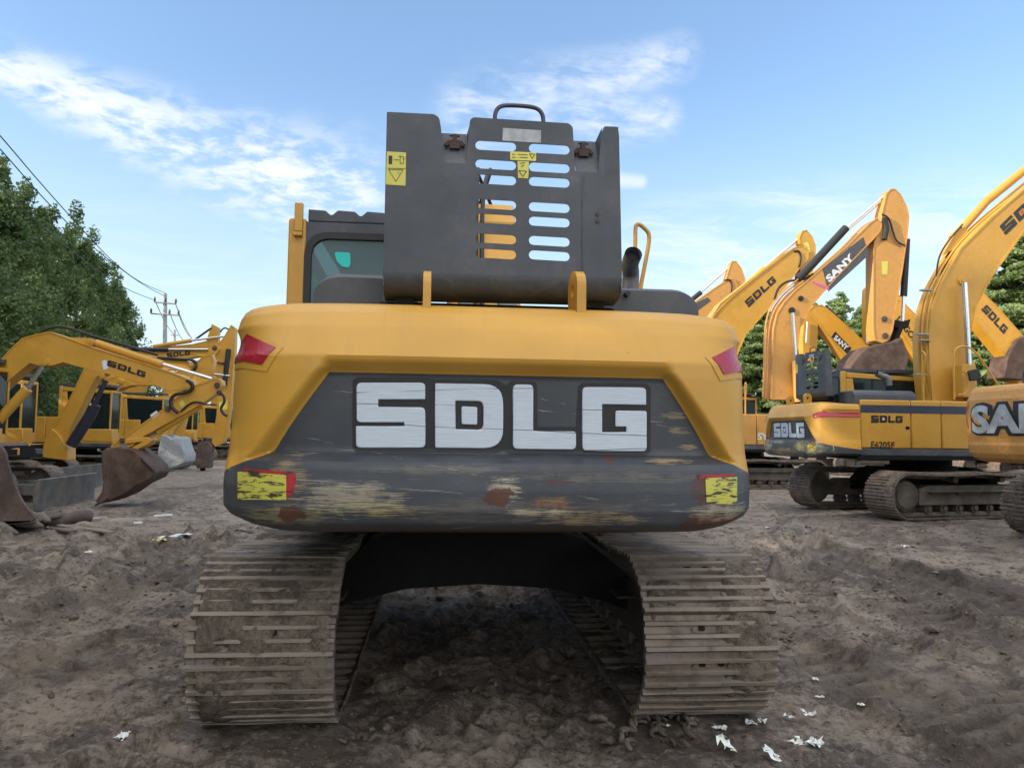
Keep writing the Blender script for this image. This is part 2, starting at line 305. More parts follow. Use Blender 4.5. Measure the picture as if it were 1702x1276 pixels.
# ------------------------------------------------------------------ world: sky with thin cloud
def build_world():
    w = bpy.data.worlds.new('World'); SC.world = w; w.use_nodes = True; t = NT(w.node_tree)
    bg = w.node_tree.nodes['Background']
    sky = t.new('ShaderNodeTexSky', sky_type='NISHITA'); sky.sun_disc = False; sky.sun_elevation = SUN_EL
    sky.sun_rotation = SUN_AZ; sky.altitude = 0; sky.air_density = 1.1; sky.dust_density = .7; sky.ozone_density = 3.5
    d = t.tc('Generated'); x, y, z = t.sep(d)
    az = t.m('ARCTAN2', x, y); el = t.m('ARCSINE', z)
    zz = t.m('MAXIMUM', t.m('ADD', z, .10), .05)
    pl = t.comb(t.m('DIVIDE', x, zz), t.m('DIVIDE', y, zz), 0.)
    ripple = t.noise(pl, 10., 5, .62, .3); broad = t.noise(pl, 1.3, 5, .6, .3)
    wisps = t.noise(t.vm('MULTIPLY', t.vm('ADD', pl, t.vm('MULTIPLY', t.comb(broad, broad, 0.), (.6, .6, 0))), (1.6, 4.2, 1)), 1.1, 7, .64, .8)
    def band(p, q, w0, w1):                            # soft mask round a streak from direction p to direction q
        (a0, e0), (a1, e1) = azel(*p), azel(*q); da, de = a1-a0, e1-e0; L2 = da*da+de*de
        u = t.m('ADD', t.m('MULTIPLY', t.m('SUBTRACT', az, a0), da/L2), t.m('MULTIPLY', t.m('SUBTRACT', el, e0), de/L2))
        uc = t.m('MINIMUM', t.m('MAXIMUM', u, 0.), 1.)
        ex = t.m('SUBTRACT', az, t.m('ADD', a0, t.m('MULTIPLY', uc, da))); ey = t.m('SUBTRACT', el, t.m('ADD', e0, t.m('MULTIPLY', uc, de)))
        dist = t.m('SQRT', t.m('ADD', t.m('MULTIPLY', ex, ex), t.m('MULTIPLY', ey, ey)))
        wid = t.m('ADD', w0, t.m('MULTIPLY', uc, w1-w0))
        return t.ss(t.m('DIVIDE', dist, wid), 1.25, .1)
    k1 = band((-40, 90), (560, 325), .028, .085)
    c1 = t.m('MULTIPLY', k1, t.ss(t.m('ADD', t.m('ADD', t.m('MULTIPLY', ripple, .6), t.m('MULTIPLY', wisps, .4)), t.m('MULTIPLY', t.m('SUBTRACT', broad, .5), .5)), .42, .62))
    k2 = t.m('MAXIMUM', band((790, 185), (1130, 95), .06, .03), band((980, 200), (1100, 195), .05, .03))
    c2 = t.m('MULTIPLY', k2, t.ss(t.m('ADD', t.m('MULTIPLY', wisps, .6), t.m('MULTIPLY', ripple, .4)), .38, .62))
    k3 = t.m('MAXIMUM', band((1090, 400), (1420, 320), .06, .03), band((1060, 470), (1600, 400), .09, .10))
    c3 = t.m('MULTIPLY', k3, t.ss(wisps, .36, .74))
    k4 = band((1030, 300), (1065, 302), .012, .010); c4_ = t.m('MULTIPLY', k4, .5)
    low = t.m('MULTIPLY', t.ss(el, .36, .02), t.ss(wisps, .42, .8)); lowm = t.m('MULTIPLY', low, .45)
    a = t.m('MAXIMUM', t.m('MAXIMUM', t.m('MULTIPLY', c1, .80), t.m('MULTIPLY', c2, .62)), t.m('MAXIMUM', t.m('MULTIPLY', c3, .55), t.m('MAXIMUM', c4_, lowm)))
    sky_col = t.mix(CLOUD_WASH, sky.outputs[0], (2.2, 2.8, 3.6, 1))     # thin high haze over the whole sky
    hz_ = t.m('MULTIPLY', t.ss(el, .45, .0), .75)
    sky_col = t.mix(hz_, sky_col, (2.85, 3.4, 3.8, 1))
    vis = t.mix(a, sky_col, (3.9, 4.0, 4.15, 1))
    over = t.m('MAXIMUM', t.ss(el, .62, 1.0), t.m('MULTIPLY', t.ss(y, -.15, -.6), t.ss(el, .02, .2)))     # unseen brighter cloud deck overhead and behind, added to light the yard
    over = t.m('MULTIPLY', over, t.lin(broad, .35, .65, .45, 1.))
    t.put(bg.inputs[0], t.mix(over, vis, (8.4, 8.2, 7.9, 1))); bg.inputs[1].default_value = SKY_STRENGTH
CLOUD_WASH = .12
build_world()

# ------------------------------------------------------------------ mesh helpers
class MB:
    def __init__(s): s.v = []; s.f = []
    def add(s, vs, fs):
        o = len(s.v); s.v += [Vector(p) for p in vs]; s.f += [tuple(i+o for i in f) for f in fs]; return s
    def box(s, x0, x1, y0, y1, z0, z1):
        return s.add([(x0, y0, z0), (x1, y0, z0), (x1, y1, z0), (x0, y1, z0), (x0, y0, z1), (x1, y0, z1), (x1, y1, z1), (x0, y1, z1)],
                     [(0, 3, 2, 1), (4, 5, 6, 7), (0, 1, 5, 4), (1, 2, 6, 5), (2, 3, 7, 6), (3, 0, 4, 7)])
    def prism(s, poly, off):
        n = len(poly); off = Vector(off); P = [Vector(p) for p in poly]
        return s.add(P+[p+off for p in P], [tuple(range(n))[::-1], tuple(range(n, 2*n))]+[(i, (i+1) % n, n+(i+1) % n, n+i) for i in range(n)])
    def tube(s, pts, r, n=10, caps=True):
        P = [Vector(p) for p in pts]; rs = r if isinstance(r, (list, tuple)) else [r]*len(P)
        vs, fs = [], []; up = None
        for i, p in enumerate(P):
            tg = (P[min(i+1, len(P)-1)]-P[max(i-1, 0)]).normalized()
            if up is None: up = tg.orthogonal().normalized()
            up = (up-tg*up.dot(tg)).normalized(); sd_ = tg.cross(up)
            vs += [p+(up*math.cos(2*PI*k/n)+sd_*math.sin(2*PI*k/n))*rs[i] for k in range(n)]
        for i in range(len(P)-1):
            fs += [(i*n+k, i*n+(k+1) % n, (i+1)*n+(k+1) % n, (i+1)*n+k) for k in range(n)]
        if caps: fs += [tuple(range(n))[::-1], tuple(range((len(P)-1)*n, len(P)*n))]
        return s.add(vs, fs)
    def grid(s, A):                                    # A: (n, m, 3) array
        n, m = A.shape[:2]
        return s.add(A.reshape(-1, 3).tolist(), [(i*m+j, i*m+j+1, (i+1)*m+j+1, (i+1)*m+j) for i in range(n-1) for j in range(m-1)])
    def move(s, mat):
        s.v = [mat @ p for p in s.v]; return s
    def mirror(s):
        o = MB(); o.v = [Vector((-p.x, p.y, p.z)) for p in s.v]; o.f = [tuple(reversed(f)) for f in s.f]; return o

def smooth_pts(pts, k=6):
    P = [Vector(p) for p in pts]
    for _ in range(3 if k > 2 else 2):
        Q = [P[0]]
        for a, b in zip(P[:-1], P[1:]): Q += [a.lerp(b, .25), a.lerp(b, .75)]
        P = Q+[P[-1]]
    return P

def mesh_from(name, mb, mat, smooth=None, recalc=True):
    me = bpy.data.meshes.new(name); me.from_pydata([tuple(p) for p in mb.v], [], mb.f); me.materials.append(mat)
    if recalc:
        bm = bmesh.new(); bm.from_mesh(me); bmesh.ops.recalc_face_normals(bm, faces=bm.faces); bm.to_mesh(me); bm.free()
    if smooth is not None:
        me.polygons.foreach_set('use_smooth', [True]*len(me.polygons)); me.set_sharp_from_angle(angle=math.radians(smooth))
    me.update(); return me
KIDS = {}
def obj(name, mb, mat, parent=None, bevel=0., smooth=None, recalc=True, seg=2):
    me = mb if isinstance(mb, bpy.types.Mesh) else mesh_from(name, mb, MT[mat] if isinstance(mat, str) else mat, smooth, recalc)
    o = bpy.data.objects.new(name, me); COL.objects.link(o)
    if parent is not None: o.parent = parent; KIDS.setdefault(parent.name, []).append(o)
    if bevel:
        md = o.modifiers.new('bevel', 'BEVEL'); md.width = bevel; md.segments = seg; md.limit_method = 'ANGLE'; md.angle_limit = math.radians(35)
        if smooth is None:
            me.polygons.foreach_set('use_smooth', [True]*len(me.polygons)); me.set_sharp_from_angle(angle=math.radians(38))
            md.harden_normals = False
    return o
def tag(o, label, cat, group=None, kind=None):
    o['label'] = label; o['category'] = cat
    if group: o['group'] = group
    if kind: o['kind'] = kind
    return o
def thing(name, label, cat, loc, rotz=0., group=None, scale=1.):
    o = bpy.data.objects.new(name, None); COL.objects.link(o); o.location = loc; o.rotation_euler = (0, 0, rotz); o.scale = (scale,)*3
    o.empty_display_size = .3
    tag(o, label, cat, group)
    o.matrix_basis = Matrix.LocRotScale(Vector(loc), Matrix.Rotation(rotz, 3, 'Z').to_quaternion(), Vector((scale,)*3))
    return o
def inv(root):
    while root.parent is not None: root = root.parent
    return root.matrix_basis.inverted()
def copy_child(o, parent):
    c = o.copy(); COL.objects.link(c); c.parent = parent; KIDS.setdefault(parent.name, []).append(c)
    for ch in list(KIDS.get(o.name, ())): copy_child(ch, c)
    return c

def poly2d(loops, extrude=0., bevel=0., offset=0.):
    """filled 2D shape with holes; returns (N,3) vertices and faces"""
    cu_ = bpy.data.curves.new('tmp', 'CURVE'); cu_.dimensions = '2D'; cu_.fill_mode = 'BOTH'; cu_.extrude = extrude; cu_.bevel_depth = bevel; cu_.bevel_resolution = 1; cu_.offset = offset
    for lp in loops:
        sp = cu_.splines.new('POLY'); sp.points.add(len(lp)-1); sp.use_cyclic_u = True
        for i, p in enumerate(lp): sp.points[i].co = (p[0], p[1], 0, 1)
    return _conv(cu_)
def _conv(cu_):
    o = bpy.data.objects.new('tmp', cu_); COL.objects.link(o)
    dg = bpy.context.evaluated_depsgraph_get(); me = bpy.data.meshes.new_from_object(o.evaluated_get(dg))
    vs = np.array([v.co[:] for v in me.vertices]).reshape(-1, 3); fs = [tuple(p.vertices) for p in me.polygons]
    bpy.data.objects.remove(o); bpy.data.curves.remove(cu_); bpy.data.meshes.remove(me)
    return vs, fs
def text2d(s, bold=.0):
    cu_ = bpy.data.curves.new('tmp', 'FONT'); cu_.body = s; cu_.offset = bold; cu_.resolution_u = 3
    vs, fs = _conv(cu_)
    lo, hi = vs.min(0), vs.max(0); vs[:, 0] = (vs[:, 0]-lo[0])/(hi[0]-lo[0]); vs[:, 1] = (vs[:, 1]-lo[1])/(hi[1]-lo[1])
    return vs, fs
def rounded(pts, r, k=3):
    n = len(pts); out = []
    rr = r if isinstance(r, (list, tuple)) else [r]*n
    for i in range(n):
        p, a, b = Vector(pts[i]), Vector(pts[i-1]), Vector(pts[(i+1) % n])
        q = min(rr[i], (a-p).length*.45, (b-p).length*.45)
        if q < 1e-6: out.append(tuple(p)); continue
        A, B = p+(a-p).normalized()*q, p+(b-p).normalized()*q
        for j in range(k+1):
            t = j/k; out.append(tuple(A*(1-t)**2+p*2*t*(1-t)+B*t*t))
    return out
# blocky letters in photograph pixels
def sdlg_shapes(r=8):
    S = rounded([(593, 636), (707, 636), (707, 664), (629, 664), (629, 676), (707, 677), (707, 744), (592, 744), (592, 708), (672, 708), (672, 702), (593, 702)], [r, r, 1, 1, 1, r, r, r, 1, 1, 1, r])
    D = rounded([(723, 637), (836, 639), (836, 745), (723, 744)], [3, 32, 32, 3], 6)
    Dh = rounded([(757, 666), (803, 667), (803, 714), (757, 713)], [2, 9, 9, 1])
    Di = rounded([(767, 675), (793, 676), (793, 706), (767, 705)], 3)
    L = rounded([(852, 639), (886, 639), (886, 716), (957, 717), (957, 747), (852, 746)], [r, r, 2, r*.6, r, r])
    G = rounded([(967, 643), (1073, 644), (1073, 673), (1000, 672), (1000, 718), (1040, 718), (1040, 709), (1022, 709), (1022, 682), (1074, 683), (1074, 750), (967, 749)], [r, r, 1, 1, 1, 1, 1, 2, 5, 3, r, r])
    return [[S], [D, Dh], [Di], [L], [G]]
def sdlg2d():
    sh = sdlg_shapes(10); parts = []
    for g in sh:
        lp = [[((x-592)/482., (750-(y-.0105*(x-592)))/114.) for x, y in l] for l in g]
        parts.append(poly2d(lp))
    def cat(idx):
        V, F_ = [], []
        for i in idx:
            o = len(V); V += parts[i][0].tolist(); F_ += [tuple(a+o for a in f) for f in parts[i][1]]
        return np.array(V), F_
    return cat([0, 1, 3, 4]), cat([2])
SDLG, SDLG_DOT = sdlg2d()
def quad_map(vs, quad):
    TL, TR, BL, BR = [np.array(q, float) for q in quad]
    x, y = vs[:, :1], vs[:, 1:2]
    return (BL*(1-x)+BR*x)*(1-y)+(TL*(1-x)+TR*x)*y
def decal(name, shape, quad, plane, mat, parent):
    """flat lettering lying on a machine's own face; plane = (axis, world value) of that face"""
    px = quad_map(shape[0], quad); iv = inv(parent)
    mb = MB(); mb.add([iv @ hit(u, v, plane[0], plane[1]) for u, v in px], shape[1])
    return obj(name, mb, mat, parent, recalc=False)
UNIT = (np.array([(0, 0, 0), (1, 0, 0), (1, 1, 0), (0, 1, 0)], float), [(0, 1, 2, 3)])
def vnoise(P, seed=0):
    """value noise on an (N,2) array"""
    P = np.asarray(P); i = np.floor(P).astype(np.int64); f = P-i; f = f*f*(3-2*f)
    def h(a, b):
        n = (a*374761393+b*668265263+seed*1442695041) & 0xffffffff; n = ((n ^ (n >> 13))*1274126177) & 0xffffffff
        return ((n ^ (n >> 16)) & 0xffff)/65535.
    a, b = i[:, 0], i[:, 1]
    return (h(a, b)*(1-f[:, 0])+h(a+1, b)*f[:, 0])*(1-f[:, 1])+(h(a, b+1)*(1-f[:, 0])+h(a+1, b+1)*f[:, 0])*f[:, 1]
def fbm(P, oct=4, seed=0, gain=.5):
    P = np.asarray(P, float); s, a, tot = 0., 1., 0.
    for o in range(oct):
        s = s+a*vnoise(P*2**o+o*17.3, seed+o); tot += a; a *= gain
    return s/tot
def smoothstep(a, b, x):
    t = np.clip((x-a)/(b-a), 0, 1); return t*t*(3-2*t)

# ------------------------------------------------------------------ the main excavator
MAIN_Y = 6.5
main = thing('excavator', 'large yellow and dark grey excavator seen from behind with its engine cover raised', 'excavator', (0, MAIN_Y, 0))
iM = inv(main)
def ly(u, v, Y): return iM @ hy(u, v, Y)              # photograph pixel -> main machine's own frame, on the plane Y

# rear weight: a wrap round the tail; s metres along it, z height
CWX, CWD, CWY = 1.415, 1.0, -1.8
_th = np.linspace(0, PI, 4001); _n = 5.
_px = -CWX*np.sign(np.cos(_th))*np.abs(np.cos(_th))**(2/_n); _py = CWY-CWD*np.abs(np.sin(_th))**(2/_n)
_sl = np.concatenate([[0], np.cumsum(np.hypot(np.diff(_px), np.diff(_py)))]); _sl -= _sl[-1]/2; SMAX = 2*_sl[-1]
def plan(s):
    x = np.interp(s, _sl, _px); y = np.interp(s, _sl, _py); e = .012
    tx = np.interp(s+e, _sl, _px)-np.interp(s-e, _sl, _px); ty = np.interp(s+e, _sl, _py)-np.interp(s-e, _sl, _py); l = np.hypot(tx, ty)
    return x, y, ty/l, -tx/l
_zc = [1.19, 1.205, 1.24, 1.30, 1.40, 1.50, 1.534, 1.576, 1.60, 1.95, 1.966, 2.022, 2.045, 2.20, 2.28, 2.325, 2.345, 2.35]
_ic = [.13, .075, .028, .004, .0, .006, .014, .116, .120, .110, .104, .048, .042, .135, .20, .27, .34, .42]
_zw = [1.19, 1.205, 1.24, 1.30, 1.40, 1.50, 1.583, 1.70, 1.966, 2.045, 2.20, 2.28, 2.325, 2.345, 2.35]
_iw = [.13, .075, .028, .004, .0, .008, .022, .030, .036, .042, .135, .20, .27, .34, .42]
def cw_surf(s, z, lift=0.):
    s = np.asarray(s, float); z = np.asarray(z, float)
    x, y, nx, ny = plan(s); a = np.abs(s)
    zb = np.minimum(z, 1.99); d = .846+(1.966-zb)*.79-a
    t_ = 1.583-z; d = np.where(z < 1.583, 1.149+t_*.79+20*t_*t_-a, d)
    f = smoothstep(-.06, .0, d)
    ins = np.interp(z, _zc, _ic)*f+np.interp(z, _zw, _iw)*(1-f)-lift
    # recess under and behind the tail lamps
    zz = z+.07*smoothstep(1.0, 1.7, a)*np.clip((1.30-z)/.11, 0, 1)-.05*smoothstep(1.05, 1.6, a)*np.clip((z-2.1)/.25, 0, 1)
    k = np.where(z > 2.045, 1-.72*smoothstep(1.02, 1.58, a)*np.clip((ins-.042)/.1, 0, 1), 1.)
    return np.stack([x-nx*ins*k, y-ny*ins*k, zz], -1)
def cw_mesh(name, matname):
    zs = np.unique(np.concatenate([np.linspace(_zc[i], _zc[i+1], max(2, int((_zc[i+1]-_zc[i])/.013)+2)) for i in range(len(_zc)-1)]+[[1.583]]))
    ss_ = np.linspace(-SMAX/2+.013, SMAX/2-.013, 330)
    S, Z = np.meshgrid(ss_, zs); A = cw_surf(S, Z); mb = MB(); mb.grid(A)
    n, m = S.shape; mb.f.append(tuple(range((n-1)*m, n*m))); mb.f.append(tuple(range(m))[::-1])
    me = mesh_from(name, mb, MT[matname], 38)
    uv = me.uv_layers.new(name='UVMap'); fl = np.stack([S.ravel(), Z.ravel()], -1)
    li = np.empty(len(me.loops), int); me.loops.foreach_get('vertex_index', li); uv.data.foreach_set('uv', fl[li].ravel())
    return me
_S, _Z = np.meshgrid(np.linspace(-SMAX/2+.02, SMAX/2-.02, 700), np.linspace(1.2, 2.34, 380))
_PX = proj_np(cw_surf(_S, _Z)+np.array([0, MAIN_Y, 0])).reshape(-1, 2); _SZ = np.stack([_S.ravel(), _Z.ravel()], -1)
_KI = np.nonzero(np.abs(_SZ[:, 0]) < 1.75)[0]; _KD = KDTree(len(_KI))
for _i, _j in enumerate(_KI): _KD.insert((_PX[_j, 0], _PX[_j, 1], 0), _i)
_KD.balance()
def cw_inv(pts):
    out = []
    for p in np.asarray(pts, float).reshape(-1, 2):
        q = _KD.find_n((p[0], p[1], 0), 6); i = [_KI[a[1]] for a in q]; w = 1/(np.array([a[2] for a in q])**2+.02); out.append((_SZ[i]*w[:, None]).sum(0)/w.sum())
    return np.array(out)
def subdivide2d(vs, fs, maxlen):
    bm = bmesh.new(); V = [bm.verts.new((*p[:2], p[2] if len(p) > 2 else 0)) for p in vs]
    for f in fs:
        try: bm.faces.new([V[i] for i in f])
        except ValueError: pass
    bmesh.ops.triangulate(bm, faces=bm.faces)
    for _ in range(7):
        es = [e for e in bm.edges if e.calc_length() > maxlen]
        if not es: break
        bmesh.ops.subdivide_edges(bm, edges=es, cuts=1)
        bmesh.ops.triangulate(bm, faces=[f for f in bm.faces if len(f.verts) > 3])
    bm.verts.index_update(); r = (np.array([v.co[:] for v in bm.verts]), [tuple(v.index for v in f.verts) for f in bm.faces]); bm.free(); return r
def on_cw(name, loops, mat, parent, h0=.0, h1=.012, bevel=.0, offset=0., maxlen=14, dx=0., smooth=None):
    """a raised plate on the rear weight whose outline is given in photograph pixels"""
    vs, fs = poly2d([[(x, -y) for x, y in l] for l in loops], .5, bevel, offset)
    zlo, zhi = vs[:, 2].min(), vs[:, 2].max()
    vs, fs = subdivide2d(vs, fs, maxlen)
    hh = h0+(vs[:, 2]-zlo)/(zhi-zlo)*(h1-h0)
    sz = cw_inv(np.stack([vs[:, 0], -vs[:, 1]], -1)); P = cw_surf(sz[:, 0], sz[:, 1], 0.)
    _, _, nx, ny = plan(sz[:, 0]); P = P+np.stack([nx*hh, ny*hh, 0*hh], -1)
    mb = MB(); mb.add(P.tolist(), fs); o = obj(name, mb, mat, parent, smooth=smooth)
    uv = o.data.uv_layers.new(name='UVMap'); li = np.empty(len(o.data.loops), int); o.data.loops.foreach_get('vertex_index', li); uv.data.foreach_set('uv', sz[li].ravel())
    return o
cw = obj('counterweight', cw_mesh('counterweight', 'cw_main'), None, main)
# lettering: dark moulded plate, then brushed letters with a sloped edge
for g in sdlg_shapes(8):
    if len(g) == 1 and g[0][0][0] > 760 and g[0][0][0] < 800:
        on_cw('letter', [g[0]], 'letter', cw, .0, .012, 1.5, -1.5); continue
    on_cw('letter', g, 'letter', cw, .0, .014, 1.6, -1.6)
def outline(loop, r):                                  # outline grown outward by r pixels (octagonal sweep's hull is enough for block letters)
    return loop
plate = [(586, 632), (593, 627), (714, 628), (719, 630), (824, 631), (842, 640), (850, 632), (889, 634), (893, 640), (893, 709), (958, 709), (961, 642), (968, 636), (1075, 637), (1081, 644), (1081, 750), (1074, 757), (962, 756), (846, 754), (838, 748), (826, 752), (720, 751), (592, 750), (586, 744)]
on_cw('letter_plate', [plate], 'black', cw, -.02, .0035, 0)
_la = cw_inv([(408, 554), (460, 577), (437, 606), (408, 600)])           # tail lamps: a wedge that runs on round the corner
for sg in (-1, 1):
    for nm, mt, gr, h in (('lamp_surround', 'yellow', .035, .004), ('tail_lamp', 'lens', 0., .009)):
        q = np.array([(abs(_la[0][0]), _la[0][1]+gr), (abs(_la[1][0])-gr*1.2, _la[1][1]), (abs(_la[2][0])-gr*.8, _la[2][1]-gr), (abs(_la[3][0]), _la[3][1]-gr), (2.25+gr, _la[3][1]-gr+.01), (2.25+gr, _la[0][1]+gr)])
        vs, fs = subdivide2d(np.c_[q, np.zeros(6)], [(0, 1, 2, 3, 4, 5)], .03); mb = MB(); mb.add(cw_surf(sg*vs[:, 0], vs[:, 1], h).tolist(), fs); obj(nm, mb, mt, cw, recalc=False)
for yl, rl in (([(396, 783), (476, 789), (476, 831), (440, 830), (396, 830)], [(405, 778), (491, 785), (492, 800), (484, 825), (477, 826), (477, 788), (404, 783)]),
               ([(1172, 794), (1231, 792), (1231, 838), (1174, 836)], [(1160, 789), (1224, 787), (1226, 791), (1171, 793), (1171, 798), (1161, 796)])):
    on_cw('reflector', [yl], 'sticker_worn', cw, -.02, .004); on_cw('reflector_band', [rl], 'sticker_red', cw, -.02, .003)
for (xa, ya, w_) in ((710, 0, .040), (959, 1, .05)):      # lifting eyes
    p = ly(xa, 490, 4.05); ez = p.z; x0 = p.x-w_/2
    lp = [(-.09, -.14), (.09, -.14), (.09, .02)]+[(.09*math.cos(a), .02+.085*math.sin(a)) for a in np.linspace(.2, PI-.2, 9)]+[(-.09, .02)]
    vs, fs = poly2d([lp, [(.035*math.cos(a), .035*math.sin(a)) for a in np.linspace(0, 2*PI, 14)[:-1]]], .5)
    rot = .10 if ya else .0; mb = MB()
    for q in vs:
        X, Y = q[2]*w_, q[0]
        mb.v.append(Vector((p.x+X*math.cos(rot)-Y*math.sin(rot), p.y+X*math.sin(rot)+Y*math.cos(rot), ez+.02+q[1])))
    mb.f = fs; obj('lifting_eye', mb, 'yellow', cw)

# undercarriage --------------------------------------------------------------
TR, TZ, TY = .44, .49, 2.25-.44
def belt_path(n=600):
    """closed loop (y, z) of the shoe plates, equal spacing, with outward normals"""
    P = []
    for a in np.linspace(-PI/2, -1.5*PI, 90): P.append((-TY+TR*math.cos(a), TZ+TR*math.sin(a)))
    for q in np.linspace(0, 1, 120)[1:-1]: P.append((-TY+2*TY*q, TZ+TR-.028*abs(math.sin(q*2*PI))))
    for a in np.linspace(PI/2, -PI/2, 90): P.append((TY+(TR-.02)*math.cos(a), TZ+.0+(TR)*math.sin(a)))
    for q in np.linspace(0, 1, 120)[1:-1]: P.append((TY-2*TY*q, TZ-TR))
    P = np.array(P+[P[0]]); L = np.concatenate([[0], np.cumsum(np.hypot(*np.diff(P, axis=0).T))])
    return P, L
BP, BL = belt_path()
def bp(l):
    l = np.mod(l, BL[-1]); y = np.interp(l, BL, BP[:, 0]); z = np.interp(l, BL, BP[:, 1]); e = .01
    l2 = np.mod(l+e, BL[-1]); l1 = np.mod(l-e, BL[-1])
    ty = np.interp(l2, BL, BP[:, 0])-np.interp(l1, BL, BP[:, 0]); tz = np.interp(l2, BL, BP[:, 1])-np.interp(l1, BL, BP[:, 1]); k = np.hypot(ty, tz)
    return y, z, ty/k, tz/k
NSH = 51; PITCH_S = BL[-1]/NSH
TCX, THW = 1.245, .381
def belt_mesh(seed):
    rg = np.random.default_rng(seed); mb = MB(); p = PITCH_S; tips = []
    prof = [(-.5, -.022), (-.5, .004), (-.485, .032), (-.375, .034), (-.345, .004), (-.165, .002), (-.135, .030), (-.035, .032), (-.005, .002), (.185, .002), (.215, .030), (.315, .032), (.345, .002), (.492, .0), (.492, -.022)]
    for k in range(NSH):
        l0 = k*p; y, z, ty, tz = bp(np.array(l0)); ny, nz = -tz, ty     # outward
        if (y*ny+(z-TZ)*nz) < 0: ny, nz = -ny, -nz
        j = rg.normal(0, .0025); xs = np.linspace(-THW, THW, 7); jx = rg.normal(0, .004); sh = rg.normal(0, .004, len(xs)); wear = rg.uniform(.75, 1.0, (len(xs), len(prof)))
        A = np.zeros((len(prof), len(xs), 3))
        for i, (t_, n_) in enumerate(prof):
            nn = np.where(n_ > .01, n_*wear[:, i], n_)+j
            A[i, :, 0] = xs+jx; A[i, :, 1] = y+ty*t_*p+ny*nn; A[i, :, 2] = z+tz*t_*p+nz*nn
        o = len(mb.v); mb.grid(A); n, m = A.shape[:2]; tips += [max(0., n_/.032) for t_, n_ in prof for _ in xs]
        mb.f.append(tuple(o+i*m for i in range(n))); mb.f.append(tuple(o+i*m+m-1 for i in range(n))[::-1])
    nmain = len(mb.f); dark = []
    for k in range(NSH):                               # bolts, and dark raised half discs painted in for shaded clean-out holes
        for (ox, kind) in ((-.055, 'd'), (.055, 'd'), (-.10, 'b'), (.10, 'b')):
            y, z, ty, tz = bp(np.array(k*p)); ny, nz = -tz, ty
            if (y*ny+(z-TZ)*nz) < 0: ny, nz = -ny, -nz
            T = Vector((0, float(ty), float(tz))); N = Vector((0, float(ny), float(nz))); X = Vector((1, 0, 0)); c = Vector((ox, float(y), float(z)))+T*p*.09
            if kind == 'd': q = [c+X*.020*math.cos(a)+T*.032*math.sin(a)*(1 if math.sin(a) > 0 else .25) for a in np.linspace(0, 2*PI, 11)[:-1]]
            else: q = [c+X*.013*math.cos(a)+T*.013*math.sin(a) for a in np.linspace(0, 2*PI, 7)[:-1]]
            n0 = len(mb.f); mb.prism([v+N*.0015 for v in q], N*(.003 if kind == 'd' else .012))
            if kind == 'd': dark += list(range(n0, len(mb.f)))
    # link chain inside the shoes
    for sx in (-.07, .07):
        for k in range(NSH):
            y, z, ty, tz = bp(np.array(k*p)); ny, nz = -tz, ty
            if (y*ny+(z-TZ)*nz) < 0: ny, nz = -ny, -nz
            c = Vector((sx, float(y-ny*.06), float(z-nz*.06))); T = Vector((0, float(ty), float(tz))); N = Vector((0, float(ny), float(nz)))
            q = [c+T*a*p*.48+N*b*.036 for a, b in ((-1, -1), (1, -1), (1, 1), (-1, 1))]
            mb.prism([v-Vector((.02, 0, 0)) for v in q], (.04, 0, 0))
    me = mesh_from('track_belt', mb, MT['track'], 40); me.materials.append(MT['frame_dark'])
    for f_ in dark: me.polygons[f_].material_index = 1
    at = me.attributes.new('tip', 'FLOAT', 'POINT')
    at.data.foreach_set('value', np.array(tips+[0.]*(len(mb.v)-len(tips)), np.float32)); return me
def mud_mesh(seed, amount):
    nl, nx = 620, 56; l = np.linspace(0, BL[-1], nl); xs = np.linspace(-THW*.99, THW*.99, nx)
    Lg, Xg = np.meshgrid(l, xs, indexing='ij'); y, z, ty, tz = bp(Lg.ravel())
    ny, nz = -tz, ty; sgn = np.sign(y*ny+(z-TZ)*nz); sgn[sgn == 0] = 1; ny, nz = ny*sgn, nz*sgn
    Q = np.stack([Lg.ravel(), Xg.ravel()], -1)
    h = (fbm(Q*4.2+seed*9, 4, seed)-.5)*.15+(fbm(Q*24, 4, seed+5, .65)-.5)*.045+(fbm(Q*np.array([1.2, .7])+seed, 3, seed+9)-.5)*.09
    edge = 1-smoothstep(.86, 1., np.abs(Xg.ravel())/THW)
    h = np.minimum(amount+h, .029+.02*smoothstep(.60, .70, fbm(Q*2.6+seed*3, 3, seed+20))); h = np.clip(h, -.03, .05)*edge-.03*(1-edge)
    A = np.stack([Xg.ravel(), y+ny*h, z+nz*h], -1).reshape(nl, nx, 3); mb = MB(); mb.grid(A)
    return mesh_from('caked_mud', mb, MT['mud'], 60)
BELTS = [belt_mesh(3), belt_mesh(4)]; MUDS = [mud_mesh(1, .014), mud_mesh(2, .012)]
def disc(mb, x0, x1, y, z, r, n=24): mb.tube([(x0, y, z), (x1, y, z)], r, n)
def track_frame_mesh():
    mb = MB(); w = .17
    mb.prism([(-w, -1.42, .30), (-w, 1.45, .30), (-w, 1.45, .62), (-w, 1.2, .68), (-w, -1.2, .68), (-w, -1.42, .62)], (2*w, 0, 0))
    mb.box(-.30, .30, -1.25, 1.25, .56, .575); mb.box(w, w+.05, -.5, .1, .50, .55); return mb
